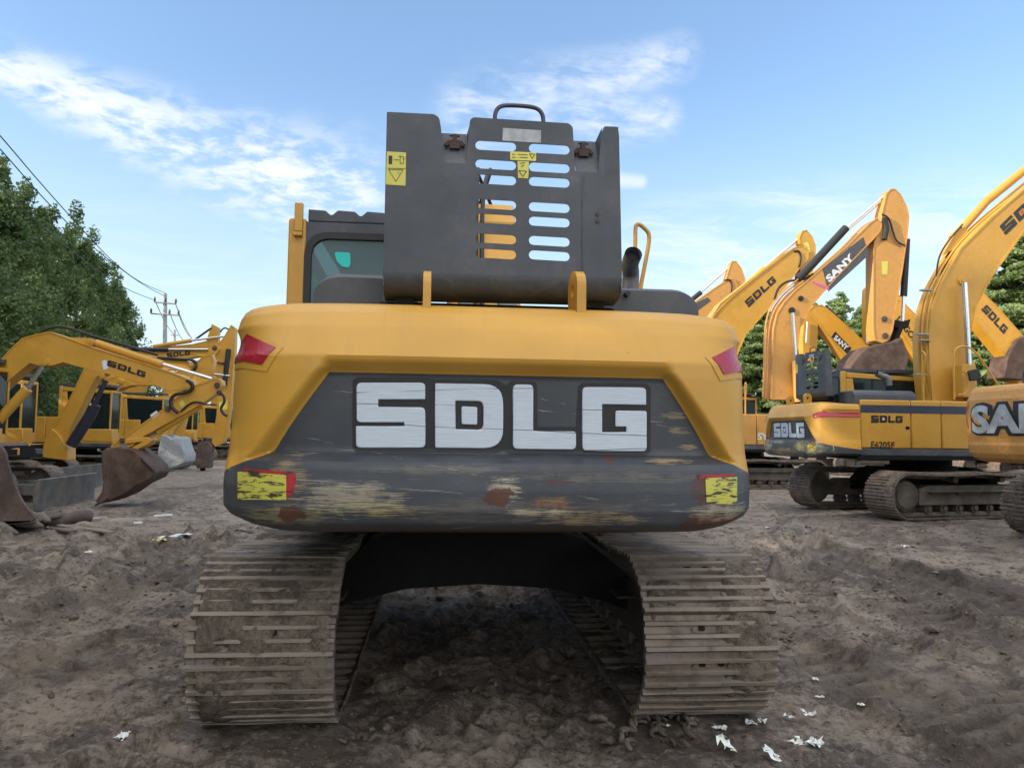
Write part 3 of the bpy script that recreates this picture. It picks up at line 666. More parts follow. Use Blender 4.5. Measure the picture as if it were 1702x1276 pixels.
def track(side, k, root):
    """one crawler: belt, mud, frame, sprocket, idler, rollers; side +1 is the machine's right"""
    b = obj('track', BELTS[k], None, root); b.location = (TCX if side > 0 else -1.205, 0, 0)
    m = obj('caked_mud', MUDS[k], None, b)
    f = obj('track_frame', TFRAME, None, b)
    s = obj('sprocket', SPROC, None, b); s.rotation_euler = (0, 0, 0 if side > 0 else PI); s.location = (0, -TY if side > 0 else -TY, 0)
    i_ = obj('idler', IDLER, None, b)
    for y in np.linspace(-1.15, 1.2, 7): o = obj('bottom_roller', BROLL, None, b); o.location = (0, y, .215)
    for y in (-.55, .65): o = obj('top_roller', TROLL, None, b); o.location = (0, y, .80)
    return b
_m = track_frame_mesh(); TFRAME = mesh_from('track_frame', _m, MT['dustytrack'])
_m = MB(); disc(_m, -.10, .24, 0, TZ, .29, 30); disc(_m, .24, .265, 0, TZ, .25, 30); disc(_m, -.03, .03, 0, TZ, .36, 24)
for a in np.linspace(0, 2*PI, 21)[:-1]: disc(_m, .262, .278, .22*math.cos(a), TZ+.22*math.sin(a), .016, 6)
SPROC = mesh_from('sprocket', _m, MT['dustytrack'], 30)
_m = MB(); disc(_m, -.08, .08, TY, TZ, .37, 30); disc(_m, -.12, .12, TY, TZ, .12, 16); IDLER = mesh_from('idler', _m, MT['dustytrack'], 30)
_m = MB(); disc(_m, -.12, .12, 0, 0, .095, 16); disc(_m, -.16, .16, 0, 0, .05, 12); BROLL = mesh_from('bottom_roller', _m, MT['dustytrack'], 30)
_m = MB(); disc(_m, -.10, .22, 0, 0, .065, 14); TROLL = mesh_from('top_roller', _m, MT['dustytrack'], 30)
def undercarriage(root, rot=0., fwd=0.):
    out = [track(-1, 0, root), track(1, 1, root)]
    c = obj('carbody', CARB, None, root); out.append(c)
    if rot or fwd:
        for o in out:
            v = Matrix.Rotation(rot, 3, 'Z') @ Vector(o.location); o.location = v+Vector((0, fwd, 0)); o.rotation_euler = (0, 0, rot)
    return out
_m = MB()
_arch = [(-1.1, .42), (-.86, .50), (-.5, .585), (0, .615), (.5, .585), (.86, .50), (1.1, .42), (1.1, .66), (.75, .93), (.5, 1.0), (-.5, 1.0), (-.75, .93), (-1.1, .66)]
for (ya, yb) in ((-1.0, -.75), (.75, 1.0)): _m.prism([(x, ya, z) for x, z in _arch], (0, yb-ya, 0))
_m.prism([(.7*math.cos(a), .75*math.sin(a), .62) for a in np.linspace(0, 2*PI, 17)[:-1]], (0, 0, .4)); _m.tube([(0, 0, 1.0), (0, 0, 1.2)], .62, 28)
CARB = mesh_from('carbody', _m, MT['frame_dark'], 35)
undercarriage(main)

# house ------------------------------------------------------------------------
BODY = []                                             # parts other machines repeat
def body(name, mb, mat, bevel=0., smooth=None, parent=None):
    o = obj(name, mb, mat, parent or main, bevel, smooth)
    if parent is None: BODY.append(o)
    return o
m = MB(); m.box(-1.34, 1.34, -1.85, 1.7, 1.18, 1.26); m.box(-.5, .62, 1.3, 1.9, 1.2, 1.5); body('deck', m, 'frame_dark')
m = MB(); m.box(.40, 1.345, -1.79, 1.75, 1.262, 1.405); m.box(-1.345, -1.0, -1.79, 1.70, 1.262, 1.405); body('skirt', m, 'gray', .015)
for (a, b_) in ((-1.79, -.715), (-.70, -.06), (-.045, .66)):
    m = MB(); m.box(.75, 1.355, a, b_, 1.41, 2.39); body('side_door', m, 'yellow', .025)
m = MB(); m.box(.75, 1.34, .675, 1.75, 1.455, 1.95); body('tool_box', m, 'yellow', .03)
m = MB(); m.box(-1.355, -.75, -1.79, -1.27, 1.455, 2.36); body('air_cleaner_door', m, 'yellow', .025)
m = MB(); m.box(-.745, .745, -1.75, -.2, 1.3, 2.2); m.box(-.66, .74, -2.02, -1.95, 2.2, ly(840, 507, 4.5).z); body('engine', m, 'frame_dark', .02)
m = MB(); m.box(1.356, 1.3585, -1.785, .655, 2.125, 2.285); body('navy_stripe', m, 'bluestripe')
m = MB(); m.box(1.356, 1.362, -.83, -.75, 1.80, 1.86); body('door_latch', m, 'frame_dark')
# moulded covers either side of the engine
def cover(x0, x1, y0, y1, z0, z1, rl, rr):
    n = 8; prof = [(x0, z0)]+[(x0+rl-rl*math.cos(a), z1-rl*.8+rl*.8*math.sin(a)) for a in np.linspace(0, PI/2, n)]+[(x1-rr+rr*math.sin(a), z1-rr*.8+rr*.8*math.cos(a)) for a in np.linspace(0, PI/2, n)]+[(x1, z0)]
    mb = MB(); ys = [(y0, .0), (y0+.02, .03), (y0+.06, .06), (y1-.06, .06), (y1-.02, .03), (y1, .0)]; cx_ = (x0+x1)/2
    A = np.array([[(cx_+(x-cx_)*(1-(.06-g)*.4), y, z0+(z-z0)*(1-(.06-g)*1.2)) for x, z in prof] for y, g in ys]); mb.grid(A)
    m_ = len(prof); mb.f += [tuple(range(m_)), tuple(range(5*m_, 6*m_))[::-1]]
    return mb
zl = ly(600, 453, 4.62).z; zr = ly(1090, 480, 4.62).z; zc_ = (zl+zr)/2
body('hood_cover', cover(ly(519, 505, 4.62).x, -.64, -1.88, -1.30, 2.2, zl, .16, .02), 'gray', smooth=40)
body('hood_cover', cover(.69, ly(1163, 525, 4.62).x, -1.88, -.55, 2.25, zr+.01, .02, .16), 'gray', smooth=40)
# raised engine cover
HP = 4.30
out_ = [(643, 186), (722, 190), (730, 196), (733, 213), (738, 270), (775, 272), (781, 200), (786, 195), (945, 205), (952, 211), (956, 285), (994, 287), (1000, 222), (1004, 210), (1027, 211), (1029, 225), (1034, 462), (637, 452)]
slots = []
for (cx_, ys) in ((824, (243, 274, 299, 340, 364, 397, 422)), (913, (248, 279, 303, 345, 369, 401, 425))):
    for y in ys:
        w_, h_ = 34, 7.6; slots.append([(cx_+sx*(w_-h_)+h_*math.cos(a), y+.045*(sx*w_)+h_*math.sin(a)) for sx, a0 in ((1, -PI/2), (-1, PI/2)) for a in np.linspace(a0, a0+PI, 7)])
vs, fs = poly2d([rounded([(x, -y) for x, y in out_], 3, 2)]+[[(x, -y) for x, y in s_] for s_ in slots], .5)
m = MB(); m.v = [ly(x, -y, HP)+Vector((0, (h+.5)*.006, 0)) for x, y, h in vs]; m.f = fs
hood = body('engine_cover', m, 'gray', smooth=30)
xl0, xl1 = ly(637, 452, HP), ly(643, 186, HP); xr0, xr1 = ly(1034, 462, HP), ly(1028, 211, HP)
m = MB(); zb = xl0.z; prof = []
for a in np.linspace(0, PI/2*.92, 9): prof.append((HP-MAIN_Y+.115*(1-math.cos(a)), -.115*math.sin(a)))
prof += [(prof[-1][0]+.12, prof[-1][1]-.012), (prof[-1][0]+.12, prof[-1][1]+.0)]
xs = np.linspace(xl0.x, xr0.x, 12); zz = np.linspace(xl0.z, xr0.z, 12)
A = np.array([[(x, p[0], z+p[1]) for x, z in zip(xs, zz)] for p in prof]); m.grid(A); m.grid(A[::-1]-np.array([0, -.004, -.004]))
body('rolled_edge', m, 'gray', smooth=60, parent=hood)
m = MB()
for (p0, p1) in ((xl0, xl1), (xr0, xr1)):              # side walls of the sheet cover, pointing forward
    q = [Vector((p0.x, p0.y+.004, p0.z-.08)), Vector((p0.x, p0.y+.16, p0.z-.09)), Vector((p1.x, p1.y+.13, p1.z-.02)), Vector((p1.x, p1.y+.004, p1.z))]
    s_ = .006 if p0 is xl0 else -.006; m.prism(q, (s_, 0, 0))
for (a, b_) in (((644, 186), (722, 190)), ((787, 195), (944, 205)), ((1005, 210), (1026, 211))):
    p, q = ly(*a, HP), ly(*b_, HP); m.prism([p+Vector((0, .007, -.008)), q+Vector((0, .007, -.008)), q+Vector((0, .11, -.02)), p+Vector((0, .11, -.02))], (0, 0, .006))
body('cover_flange', m, 'gray', parent=hood)
for (xa, xb, yt, yb_, xc, yc) in ((733, 778, 209, 271, 756, 236), (955, 997, 222, 286, 972, 249)):   # latch pockets
    b0, b1 = ly(xa+2, yb_, HP), ly(xb, yb_+1, HP); t0, t1 = ly(xa+1, yt, HP), ly(xb-1, yt+2, HP); dv = Vector((0, .11, 0))
    tl_, tr_ = ly(xa-4, yt-10, HP), ly(xb+4, yt-10, HP)
    m = MB(); m.add([b0, b1, t1+dv, t0+dv], [(0, 1, 2, 3)]); m.add([b0, t0+dv, tl_+dv*.5, tl_], [(0, 1, 2, 3)]); m.add([b1, tr_, tr_+dv*.5, t1+dv], [(0, 1, 2, 3)])
    body('latch_pocket', m, 'gray', parent=hood)
    c = ly(xc, yc, HP)+Vector((0, .06, 0)); m = MB()
    m.add([c+Vector(q) for q in ((-.065, -.01, .0), (-.04, -.01, .028), (.04, -.01, .028), (.065, -.01, 0), (.04, -.01, -.03), (-.04, -.01, -.03))], [(0, 1, 2, 3, 4, 5)])
    m.box(c.x-.028, c.x+.028, c.y-.03, c.y+.0, c.z-.026, c.z+.012); m.box(c.x-.013, c.x+.013, c.y-.024, c.y+.02, c.z+.0, c.z+.06)
    for sx in (-1, 1): m.tube([(c.x+sx*.045, c.y-.025, c.z), (c.x+sx*.045, c.y, c.z)], .010, 8)
    m.tube([(c.x-.03, c.y-.01, c.z+.055), (c.x+.03, c.y-.01, c.z+.055)], .006, 6)
    body('latch', m, 'latch_rust', parent=hood) if 'latch_rust' in MT else body('latch', m, 'brownsteel', parent=hood)
pts = [ly(823, 200, HP), ly(824, 182, HP), ly(830, 173, HP), ly(842, 170, HP), ly(880, 172, HP), ly(896, 176, HP), ly(904, 186, HP), ly(905, 203, HP)]
m = MB(); m.tube([p+Vector((0, .04, 0)) for p in smooth_pts(pts, 4)], .0125, 10); body('grab_handle', m, 'gray', smooth=60, parent=hood)
def hood_patch(name, quad, mat, dy=-.002):
    P = [ly(*q, HP)+Vector((0, dy, 0)) for q in quad]; m = MB(); m.add(P, [(0, 1, 2, 3)]); return body(name, m, mat, parent=hood)
st1 = hood_patch('warning_label', [(643, 252), (675, 254), (674, 309), (641, 307)], 'sticker')
st2 = hood_patch('warning_label', [(848, 252), (891, 254), (891, 268), (848, 266)], 'sticker')
st3 = hood_patch('warning_label', [(860, 268), (879, 269), (878, 297), (861, 296)], 'sticker')
hood_patch('rating_plate', [(836, 213), (899, 217), (899, 238), (835, 234)], 'plate_silver') if 'plate_silver' in MT else hood_patch('rating_plate', [(836, 213), (899, 217), (899, 238), (835, 234)], 'white')
def marks(parent, segs, w=.004, dy=-.0035):
    m = MB()
    for a, b_ in segs:
        p, q = ly(*a, HP)+Vector((0, dy, 0)), ly(*b_, HP)+Vector((0, dy, 0)); d = (q-p).normalized(); n = Vector((-d.z, 0, d.x))*w/2
        m.add([p-n, q-n, q+n, p+n], [(0, 1, 2, 3)])
    o = obj('printed_marks', m, 'blackdecal', parent)
marks(st1, [((646, 282), (670, 283)), ((670, 283), (658, 302)), ((658, 302), (646, 282)), ((655, 266), (663, 266)), ((644, 280), (674, 281)), ((665, 261), (671, 261)), ((671, 261), (671, 272)), ((671, 272), (665, 272)), ((665, 272), (665, 261)), ((661, 287), (664, 289))], .003)
marks(st1, [((649, 259), (649, 273))], .02)
marks(st2, [((880, 256), (889, 257)), ((889, 257), (884, 264)), ((884, 264), (880, 256)), ((860, 257), (877, 258)), ((863, 262), (877, 262.5)), ((851, 257), (856, 257)), ((851, 262), (857, 262))], .004)
marks(st3, [((862, 284), (875, 285)), ((875, 285), (869, 294)), ((869, 294), (862, 284)), ((864, 272), (873, 271)), ((866, 277), (871, 275))], .004)
m = MB(); m.tube([ly(967, 292, HP)+Vector((0, -.001, 0)), ly(968, 458, HP)+Vector((0, -.001, 0))], .0035, 6); body('weld_seam', m, 'gray', parent=hood)
m = MB()
for (u, v) in ((993, 356), (993, 368)): c = ly(u, v, HP); m.tube([c+Vector((0, -.008, 0)), c], .011, 10)
for (u, v) in ((815, 196), (838, 197), (892, 201), (916, 203)): c = ly(u, v, HP); m.tube([c+Vector((0, .03, 0)), c+Vector((0, .05, 0))], .009, 8)
body('bolt', m, 'brownsteel', parent=hood)
m = MB(); c = ly(1042, 489, 4.60); m.tube([c+Vector((0, -.03, 0)), c+Vector((0, .02, 0))], .016, 12); body('hood_stop', m, 'black')
for u in (672, 990): p = ly(u, 492, 4.42); m = MB(); m.box(p.x-.05, p.x+.05, p.y, p.y+.14, p.z-.07, p.z+.01); body('hinge', m, 'frame_dark')
# exhaust and handrail
m = MB(); e0 = ly(1053, 422, 5.25); pth = smooth_pts([ly(1047, 490, 5.50), ly(1049, 452, 5.48), e0+Vector((0, .12, -.05)), e0], 5); m.tube(pth, .062, 18, False); m.tube(pth[::-1], .056, 18, False); ex = body('exhaust_pipe', m, 'exhaust', smooth=60)
m = MB(); d = (pth[-1]-pth[-2]).normalized(); m.tube([pth[-1]-d*.05, pth[-1]-d*.045], .057, 18); body('pipe_mouth', m, 'pipe_black', parent=ex)  # near-black disc closing the pipe just inside its mouth
_f0, _f1 = ly(1055, 470, 6.1), ly(1062, 490, 6.1); m = MB(); m.tube(smooth_pts([Vector((_f0.x, _f0.y, 2.36))]+[ly(*q, 6.1) for q in ((1055, 470), (1056, 400), (1056, 380), (1058, 373), (1064, 373), (1076, 384), (1079, 390), (1079, 402), (1073, 435), (1062, 490))]+[Vector((_f1.x, _f1.y, 2.36))], 3), .017, 10); body('handrail', m, 'yellow', smooth=60)

# cab -------------------------------------------------------------------------
CX0, CX1, CY0, CY1, CZ0, CZ1 = -1.34, -.40, -1.23, .72, 1.40, 3.13
def ring(o, i_, mp, th):
    vs, fs = poly2d([o, i_], .5); mb = MB(); mb.v = [Vector(mp(x, y, (h+.5)*th)) for x, y, h in vs]; mb.f = fs; return mb
def pane(l, mp, th):
    vs, fs = poly2d([l], .5); mb = MB(); mb.v = [Vector(mp(x, y, (h+.5)*th)) for x, y, h in vs]; mb.f = fs; return mb
wx0, wx1, wz0, wz1 = CX0+.112, CX1-.09, 2.1, 3.03
rect = lambda a, b, c, d: [(a, c), (b, c), (b, d), (a, d)]
# rear wall
cabm = MB(); wl = rounded(rect(wx0, wx1, wz0, wz1), .17, 6)
rear = ring(rect(CX0+.10, CX1-.05, CZ0, CZ1-.03), wl, lambda x, y, h: (x, CY0+h, y), .05)
cab = body('cab', rear, 'gray', smooth=30)
inn = rounded(rect(wx0+.045, wx1-.045, wz0+.045, wz1-.045), .13, 6)
body('window_seal', ring(wl, inn, lambda x, y, h: (x, CY0-.012+h, y), .05), 'black', parent=cab)
w0 = body('rear_window', pane(inn, lambda x, y, h: (x, CY0+.012+h, y), .006), 'glass', parent=cab)
p = ly(569, 431, CY0+MAIN_Y); c0 = rounded([(-.055, .05), (.05, .05), (.055, -.03), (.045, -.055), (0, -.05), (-.04, -.01)], .015)
body('sticker', pane([(p.x+x, p.z+y) for x, y in c0], lambda x, y, h: (x, CY0+.006+h, y), .003), 'teal', parent=w0)
m = MB()
for (x0, x1) in ((CX0, CX0+.12), (CX1-.06, CX1)): m.box(x0, x1, CY0-.01, CY0+.12, CZ0, CZ1-.01)
for (x0, x1) in ((CX0, CX0+.06), (CX1-.05, CX1)):
    m.box(x0+.003, x1-.003, CY1-.07, CY1, CZ0, CZ1-.12); m.box(x0+.003, x1-.003, CY0+.125, CY1-.075, CZ0, CZ0+.35)
    m.prism([(x0+.003, CY0+.125, CZ1-.16), (x0+.003, CY1-.001, CZ1-.22), (x0+.003, CY1-.03, CZ1-.13), (x0+.003, CY0+.125, CZ1-.03)], (x1-x0-.006, 0, 0))
    m.prism([(x0+.006, CY0+.125, CZ0+.36), (x0+.006, CY0+.60, CZ0+.36), (x0+.006, CY0+.36, CZ0+.9), (x0+.006, CY0+.28, CZ1-.17), (x0+.006, CY0+.125, CZ1-.17)], (x1-x0-.012, 0, 0))
m.box(CX0+.06, CX1-.05, CY1-.06, CY1-.01, CZ0, CZ0+.35); m.box(CX0+.06, CX1-.05, CY1-.06, CY1-.01, CZ1-.2, CZ1-.12)
body('cab_frame', m, 'yellow', .018, parent=cab)
m = MB(); prof = []; n_rib = 4; x = CX0+.13; W_ = (CX1-.02-x)/n_rib
for k in range(n_rib): prof += [(x+k*W_, CZ1+.055), (x+k*W_+W_*.58, CZ1+.05), (x+k*W_+W_*.74, CZ1+.022), (x+k*W_+W_*.82, CZ1+.022)]
prof += [(CX1-.02, CZ1+.05), (CX1-.02, CZ1-.028), (CX0+.13, CZ1-.028)]
m.prism([(x, CY0-.005, z) for x, z in prof], (0, CY1-CY0-.05, 0)); body('roof', m, 'gray', .006, parent=cab)
m = MB(); m.box(CX0+.045, CX0+.10, CY0-.045, CY0-.012, CZ1-.11, CZ1+.085); m.box(CX0+.04, CX0+.10, CY0-.05, CY0-.012, CZ1-.14, CZ1-.115); body('lamp_bracket', m, 'yellow', .004, parent=cab)
for x in (CX0+.025, CX1-.028):
    m = MB(); m.box(x, x+.006, CY0+.3, CY1-.08, CZ0+.36, CZ1-.17); body('side_window', m, 'glass', parent=cab)
m = MB(); m.box(CX0+.07, CX1-.06, CY1-.035, CY1-.029, CZ0+.36, CZ1-.21); body('windscreen', m, 'glass', parent=cab)
m = MB(); m.box(-1.12, -.62, -.75, -.25, 1.75, 1.9); m.prism([(-1.1, -.86, 1.85), (-1.1, -.72, 1.85), (-1.1, -.86, 2.55), (-1.1, -.95, 2.55)], (.46, 0, 0)); m.box(-1.2, -.52, -.9, .5, 1.41, 1.5)
body('seat', m, 'interior', .04, parent=cab)

# boom, arm and bucket of the main machine (seen only through the cover's slots)
def prof_mb(poly, x0, x1): mb = MB(); mb.prism([(x0, y, z) for y, z in poly], (x1-x0, 0, 0)); return mb
bm_ = obj('boom', prof_mb([(.15, 1.7), (.75, 1.6), (1.5, 3.1), (2.7, 3.72), (5.2, 2.9), (5.9, 2.7), (6.0, 3.0), (5.4, 3.3), (2.6, 4.2), (1.5, 4.10), (.9, 3.5)], -.22, .45), 'yellow_bright', main, .03)
m = MB()
for z in (3.05, 3.45, 3.8): m.box(-.23, .46, .80+(z-3.05)*.55, .86+(z-3.05)*.55, z, z+.03)
obj('boom_rib', m, 'yellow', bm_)
m = MB()
for k, x in enumerate((.02, .08)): m.tube(smooth_pts([(x, .5, 2.6), (x, .75, 3.3), (x+.02, 1.2, 4.2+.0*k), (x+.06+.1*k, 1.7, 4.62), (x+.05, 2.4, 4.35)], 6), .022, 8)
m.tube(smooth_pts([(-.10, .7, 3.5), (-.08, 1.2, 4.45), (.0, 1.8, 4.7), (.25, 2.2, 4.3)], 6), .02, 8)
obj('hydraulic_hose', m, 'black', bm_, smooth=60)
m = MB()
for (x0, x1) in ((-.15, -.02), (.2, .36)): m.box(x0, x1, .12, .3, 2.78, 2.88)
obj('hose_clamp', m, 'worn_gray', bm_, .01)
obj('arm', prof_mb([(5.6, 3.2), (6.1, 3.3), (6.5, 1.0), (6.3, .8), (6.1, 1.1)], -.05, .3), 'yellow', main, .02)
obj('bucket', prof_mb([(6.2, 1.0), (6.5, .95), (6.6, .5), (6.1, .22), (5.6, .3), (5.7, .5)], -.4, .65), 'rust', main, .02)

# ------------------------------------------------------------------ other machines
LETTERS = [c for c in cw.children]
def repeat_body(root, skip=(), mats=None, off=None):
    """copies of the house parts under another machine; mats: {material key: replacement}"""
    res = {}
    for o in BODY:
        if o.name.split('.')[0] in skip: continue
        c = copy_child(o, root)
        if off and o.name.split('.')[0] in off: c.location = off[o.name.split('.')[0]]
        res.setdefault(o.name.split('.')[0], []).append(c)
        if mats:
            for q in [c]+[a for k in KIDS.get(c.name, ()) for a in [k]+KIDS.get(k.name, [])]:
                for sl_ in q.material_slots:
                    for k, v in mats.items():
                        if sl_.material == MT[k]: sl_.link = 'OBJECT'; sl_.material = MT[v]; break
    return res
def override(c, mats):
    for q in [c]+[a for k in KIDS.get(c.name, ()) for a in [k]+KIDS.get(k.name, [])]:
        for sl_ in q.material_slots:
            for k, v in mats.items():
                if sl_.material == MT[k]: sl_.link = 'OBJECT'; sl_.material = MT[v]; break
def plate_px(root, name, poly, Y, depth, mat, bevel=.02, parent=None):
    """a thick steel shape: outline read off the photograph on the vertical plane y = Y, then 'depth' metres thick"""
    iv = inv(root); mb = MB(); mb.prism([hy(u, v, Y) for u, v in poly], (0, depth, 0)); mb.move(iv)
    o = obj(name, mb, mat, parent or root, bevel/ root.scale[0])
    if name in ('boom', 'arm') and len(poly) > 9:      # the top and bottom plates stand proud of the side plate
        ppm = FPX/((Y-0.)*1.12); d = .038*ppm*root.scale[0]; n = len(poly); A = sum(poly[i-1][0]*poly[i][1]-poly[i][0]*poly[i-1][1] for i in range(n)); sg = 1 if A > 0 else -1; inn = []
        for i in range(n):
            p, a, b = Vector(poly[i]), Vector(poly[i-1]), Vector(poly[(i+1) % n]); e1, e2 = (p-a).normalized(), (b-p).normalized(); n1, n2 = Vector((-e1.y, e1.x))*sg, Vector((-e2.y, e2.x))*sg
            bis = (n1+n2); bis = bis.normalized() if bis.length > .2 else n1; k = d/max(.55, bis.dot(n1)); inn.append(tuple(p+bis*k))
        vs, fs = poly2d([[(x, -y) for x, y in poly], [(x, -y) for x, y in inn]], .5); mb = MB(); mb.v = [hy(x, -y, Y)+Vector((0, -.016+(h+.5)*.02, 0)) for x, y, h in vs]; mb.f = fs; mb.move(iv); obj('edge_flange', mb, mat, o)
    return o
def rod_px(root, name, pts, Y, r, mat, parent=None, n=12, k=0):
    iv = inv(root); P = [hy(u, v, Y) for u, v in pts]
    if k: P = smooth_pts(P, k)
    mb = MB(); mb.tube(P, r, n); mb.move(iv); return obj(name, mb, mat, parent or root, smooth=40)
def pins_px(root, pts, Y, r, mat, parent):
    iv = inv(root)
    for u, v in pts:
        mb = MB(); c = hy(u, v, Y); mb.tube([c+Vector((0, -.03, 0)), c+Vector((0, .02, 0))], r, 14); mb.tube([c+Vector((0, -.045, 0)), c+Vector((0, -.03, 0))], r*.5, 10)
        mb.move(iv); obj('pivot_pin', mb, mat, parent, smooth=40)
H90 = PI/2
RIGHT = 'excavators parked in the right hand rows'; LEFT = 'smaller excavators parked in the left row'

def e_machine():
    r = thing('excavator', 'yellow excavator with raised dark grey engine cover and E6205F on its flank', 'excavator', (10.4, 16.85, 0), -H90, RIGHT, 1.04)
    undercarriage(r, math.radians(11), .36)
    repeat_body(r, (), {'glass': 'glass_dark'})
    c = copy_child(cw, r); c.material_slots[0].link = 'OBJECT'; c.material_slots[0].material = MT['cw_side']
    Y = 16.85-1.3625*1.04
    decal('lettering', SDLG, [(1448, 690), (1501, 691), (1448, 703), (1500, 703)], (1, Y), 'blackdecal', r)
    decal('lettering', SDLG_DOT, [(1448, 690), (1501, 691), (1448, 703), (1500, 703)], (1, Y-.001), 'white', r)
    decal('lettering', text2d('E6205F', .02), [(1448, 733), (1487, 734), (1448, 744), (1487, 745)], (1, Y), 'blackdecal', r)
    YB = 16.45
    b = plate_px(r, 'boom', [(1550, 668), (1545, 620), (1543, 560), (1549, 510), (1562, 474), (1596, 412), (1648, 360), (1706, 310), (1800, 232), (1900, 190), (1960, 220), (1920, 265), (1800, 330), (1702, 386), (1648, 462), (1622, 510), (1612, 560), (1612, 668)], YB, .62, 'yellow', .03)
    decal('lettering', SDLG, [(1661, 376), (1745, 296), (1672, 392), (1757, 312)], (1, YB-.006), 'blackdecal', b)
    decal('lettering', SDLG_DOT, [(1661, 376), (1745, 296), (1672, 392), (1757, 312)], (1, YB-.008), 'reddecal', b)
    for k, (dx, yy, rr) in enumerate(((-1, 16.75, .03), (4, 16.6, .028), (12, 16.52, .03), (17, 16.47, .026))):
        rod_px(r, 'hydraulic_line', [(1542+dx*.6, 664), (1531+dx, 620), (1527+dx, 560), (1533+dx, 505), (1549+dx, 466), (1586+dx*.7, 408), (1640+dx*.5, 356+dx*.3), (1705, 309+dx*.5)], yy, rr, 'yellow', b, 8, 4)
    m = MB(); iv = inv(r)
    for (u, v) in ((1533, 555), (1537, 565), (1540, 482), (1530, 622)):
        p = hy(u, v, 16.42); m.box(p.x-.12, p.x+.13, p.y-.03, p.y+.1, p.z-.015, p.z+.015)
    m.move(iv); obj('line_clamp', m, 'worn_gray', b)
    a = rod_px(r, 'arm_cylinder', [(1583, 398), (1640, 334), (1790, 212)], 16.75, .10, 'yellow', None, 16)
    rod_px(r, 'hydraulic_hose', [(1556, 460), (1560, 425), (1580, 395), (1600, 373)], 16.6, .02, 'black', a, 8, 5)
    rod_px(r, 'hydraulic_hose', [(1562, 462), (1575, 430), (1588, 400), (1598, 378)], 16.66, .022, 'black', a, 8, 5)
    plate_px(r, 'cylinder_bracket', [(1568, 424), (1590, 384), (1604, 376), (1610, 385), (1590, 412)], 16.62, .22, 'yellow', .01, b)
    pins_px(r, [(1600, 466)], 16.43, .105, 'yellow', b)
    c2 = rod_px(r, 'boom_cylinder', [(1612, 612), (1612, 672)], 16.25, .13, 'yellow', None, 18); rod_px(r, 'cylinder_rod', [(1603, 470), (1612, 640)], 16.25, .062, 'chrome', c2)
    rod_px(r, 'handrail', [(1586, 664), (1585, 600), (1586, 582), (1596, 575), (1610, 576), (1622, 585), (1640, 610), (1660, 642)], 15.7, .022, 'yellow', None, 8, 3)
    rod_px(r, 'handrail', [(1592, 656), (1606, 655), (1610, 640), (1608, 622), (1600, 616)], 15.75, .02, 'yellow', None, 8, 3)
    plate_px(r, 'wing_mirror', rounded([(1610, 616), (1626, 612), (1631, 620), (1628, 632), (1612, 633)], 4), 15.7, .08, 'black', .02)
    plate_px(r, 'valve_block', [(1600, 605), (1622, 605), (1624, 660), (1600, 660)], 16.0, .3, 'yellow', .02)
    return r
e_machine()

def cw_plain_mesh(name):
    global _zc, _ic, _zw, _iw
    keep = (_zc, _ic, _zw, _iw)
    z = [1.17, 1.19, 1.23, 1.30, 1.42, 1.46, 1.60, 1.9, 2.08, 2.12, 2.20, 2.25, 2.285, 2.30]; i = [.2, .14, .07, .03, .012, .018, .004, .0, .012, .03, .06, .10, .17, .30]
    _zc, _ic, _zw, _iw = z, i, z, i
    me = cw_mesh(name, 'yellow_warm'); f = (z, i); _zc, _ic, _zw, _iw = keep
    return me, f
CWP, CWP_F = cw_plain_mesh('counterweight')
def plain_at(s, z, h):
    x, y, nx, ny = plan(s); ins = np.interp(z, *CWP_F)-h
    zz = z+.07*smoothstep(1.0, 1.7, np.abs(s))*np.clip((1.30-z)/.11, 0, 1)-.055*smoothstep(1.0, 1.55, np.abs(s))*np.clip((z-2.1)/.17, 0, 1)
    return np.stack([x-nx*ins, y-ny*ins, zz], -1)
def on_plain(name, shape, s0, s1, z0, z1, h, mat, parent):
    vs, fs = subdivide2d(np.c_[shape[0][:, :2]*np.array([s1-s0, z1-z0])+np.array([s0, z0]), np.zeros(len(shape[0]))], shape[1], .1)
    mb = MB(); mb.add(plain_at(vs[:, 0], vs[:, 1], h).tolist(), fs); return obj(name, mb, mat, parent, recalc=False)
SANYTXT = text2d('SANY', .045)
def s_machine():
    r = thing('excavator', 'orange yellow excavator with big silver letters on its tail, cut off by the right edge', 'excavator', (11.68, 11.0, 0), -H90, RIGHT, 1.12)
    undercarriage(r, 0., .38)
    repeat_body(r, ('engine_cover', 'navy_stripe', 'hinge', 'hood_stop', 'exhaust_pipe'), {'yellow': 'yellow_warm', 'glass': 'glass_dark'})
    c = obj('counterweight', CWP, None, r)
    on_plain('lettering_outline', text2d('SANY', .15), -1.02, 1.27, 1.545, 2.04, .004, 'black', c)  # black outline printed round the letters
    on_plain('lettering', SANYTXT, -.98, 1.23, 1.585, 2.0, .009, 'silver', c)
    for (q) in ([(-1.37, 1.95), (-1.10, 2.03), (-1.10, 1.96), (-1.26, 1.91)], [(-1.37, 1.95), (-1.26, 1.91), (-1.12, 1.76), (-1.10, 1.66), (-1.2, 1.72)]):
        v = np.array(q); on_plain('tail_light', (v, [(0, 1, 2, 3, 4)[:len(q)]]), 0, 1, 0, 1, .006, 'lens_bright', c)
    on_plain('yellow_line', UNIT, -1.02, 1.37, 1.535, 1.550, .005, 'yellow_bright', c)
    plate_px(r, 'boom', [(1850, 600), (1840, 480), (1900, 380), (2100, 300), (2120, 340), (1960, 440), (1930, 600)], 10.7, .6, 'yellow_warm')
    return r
MT['silver'] = plain('silver_lettering', (.42, .45, .48), .35, metal=.3, var=.25, scale=5)
MT['lens_bright'] = plain('red_reflective_tape', (.62, .04, .04), .35)
s_machine()

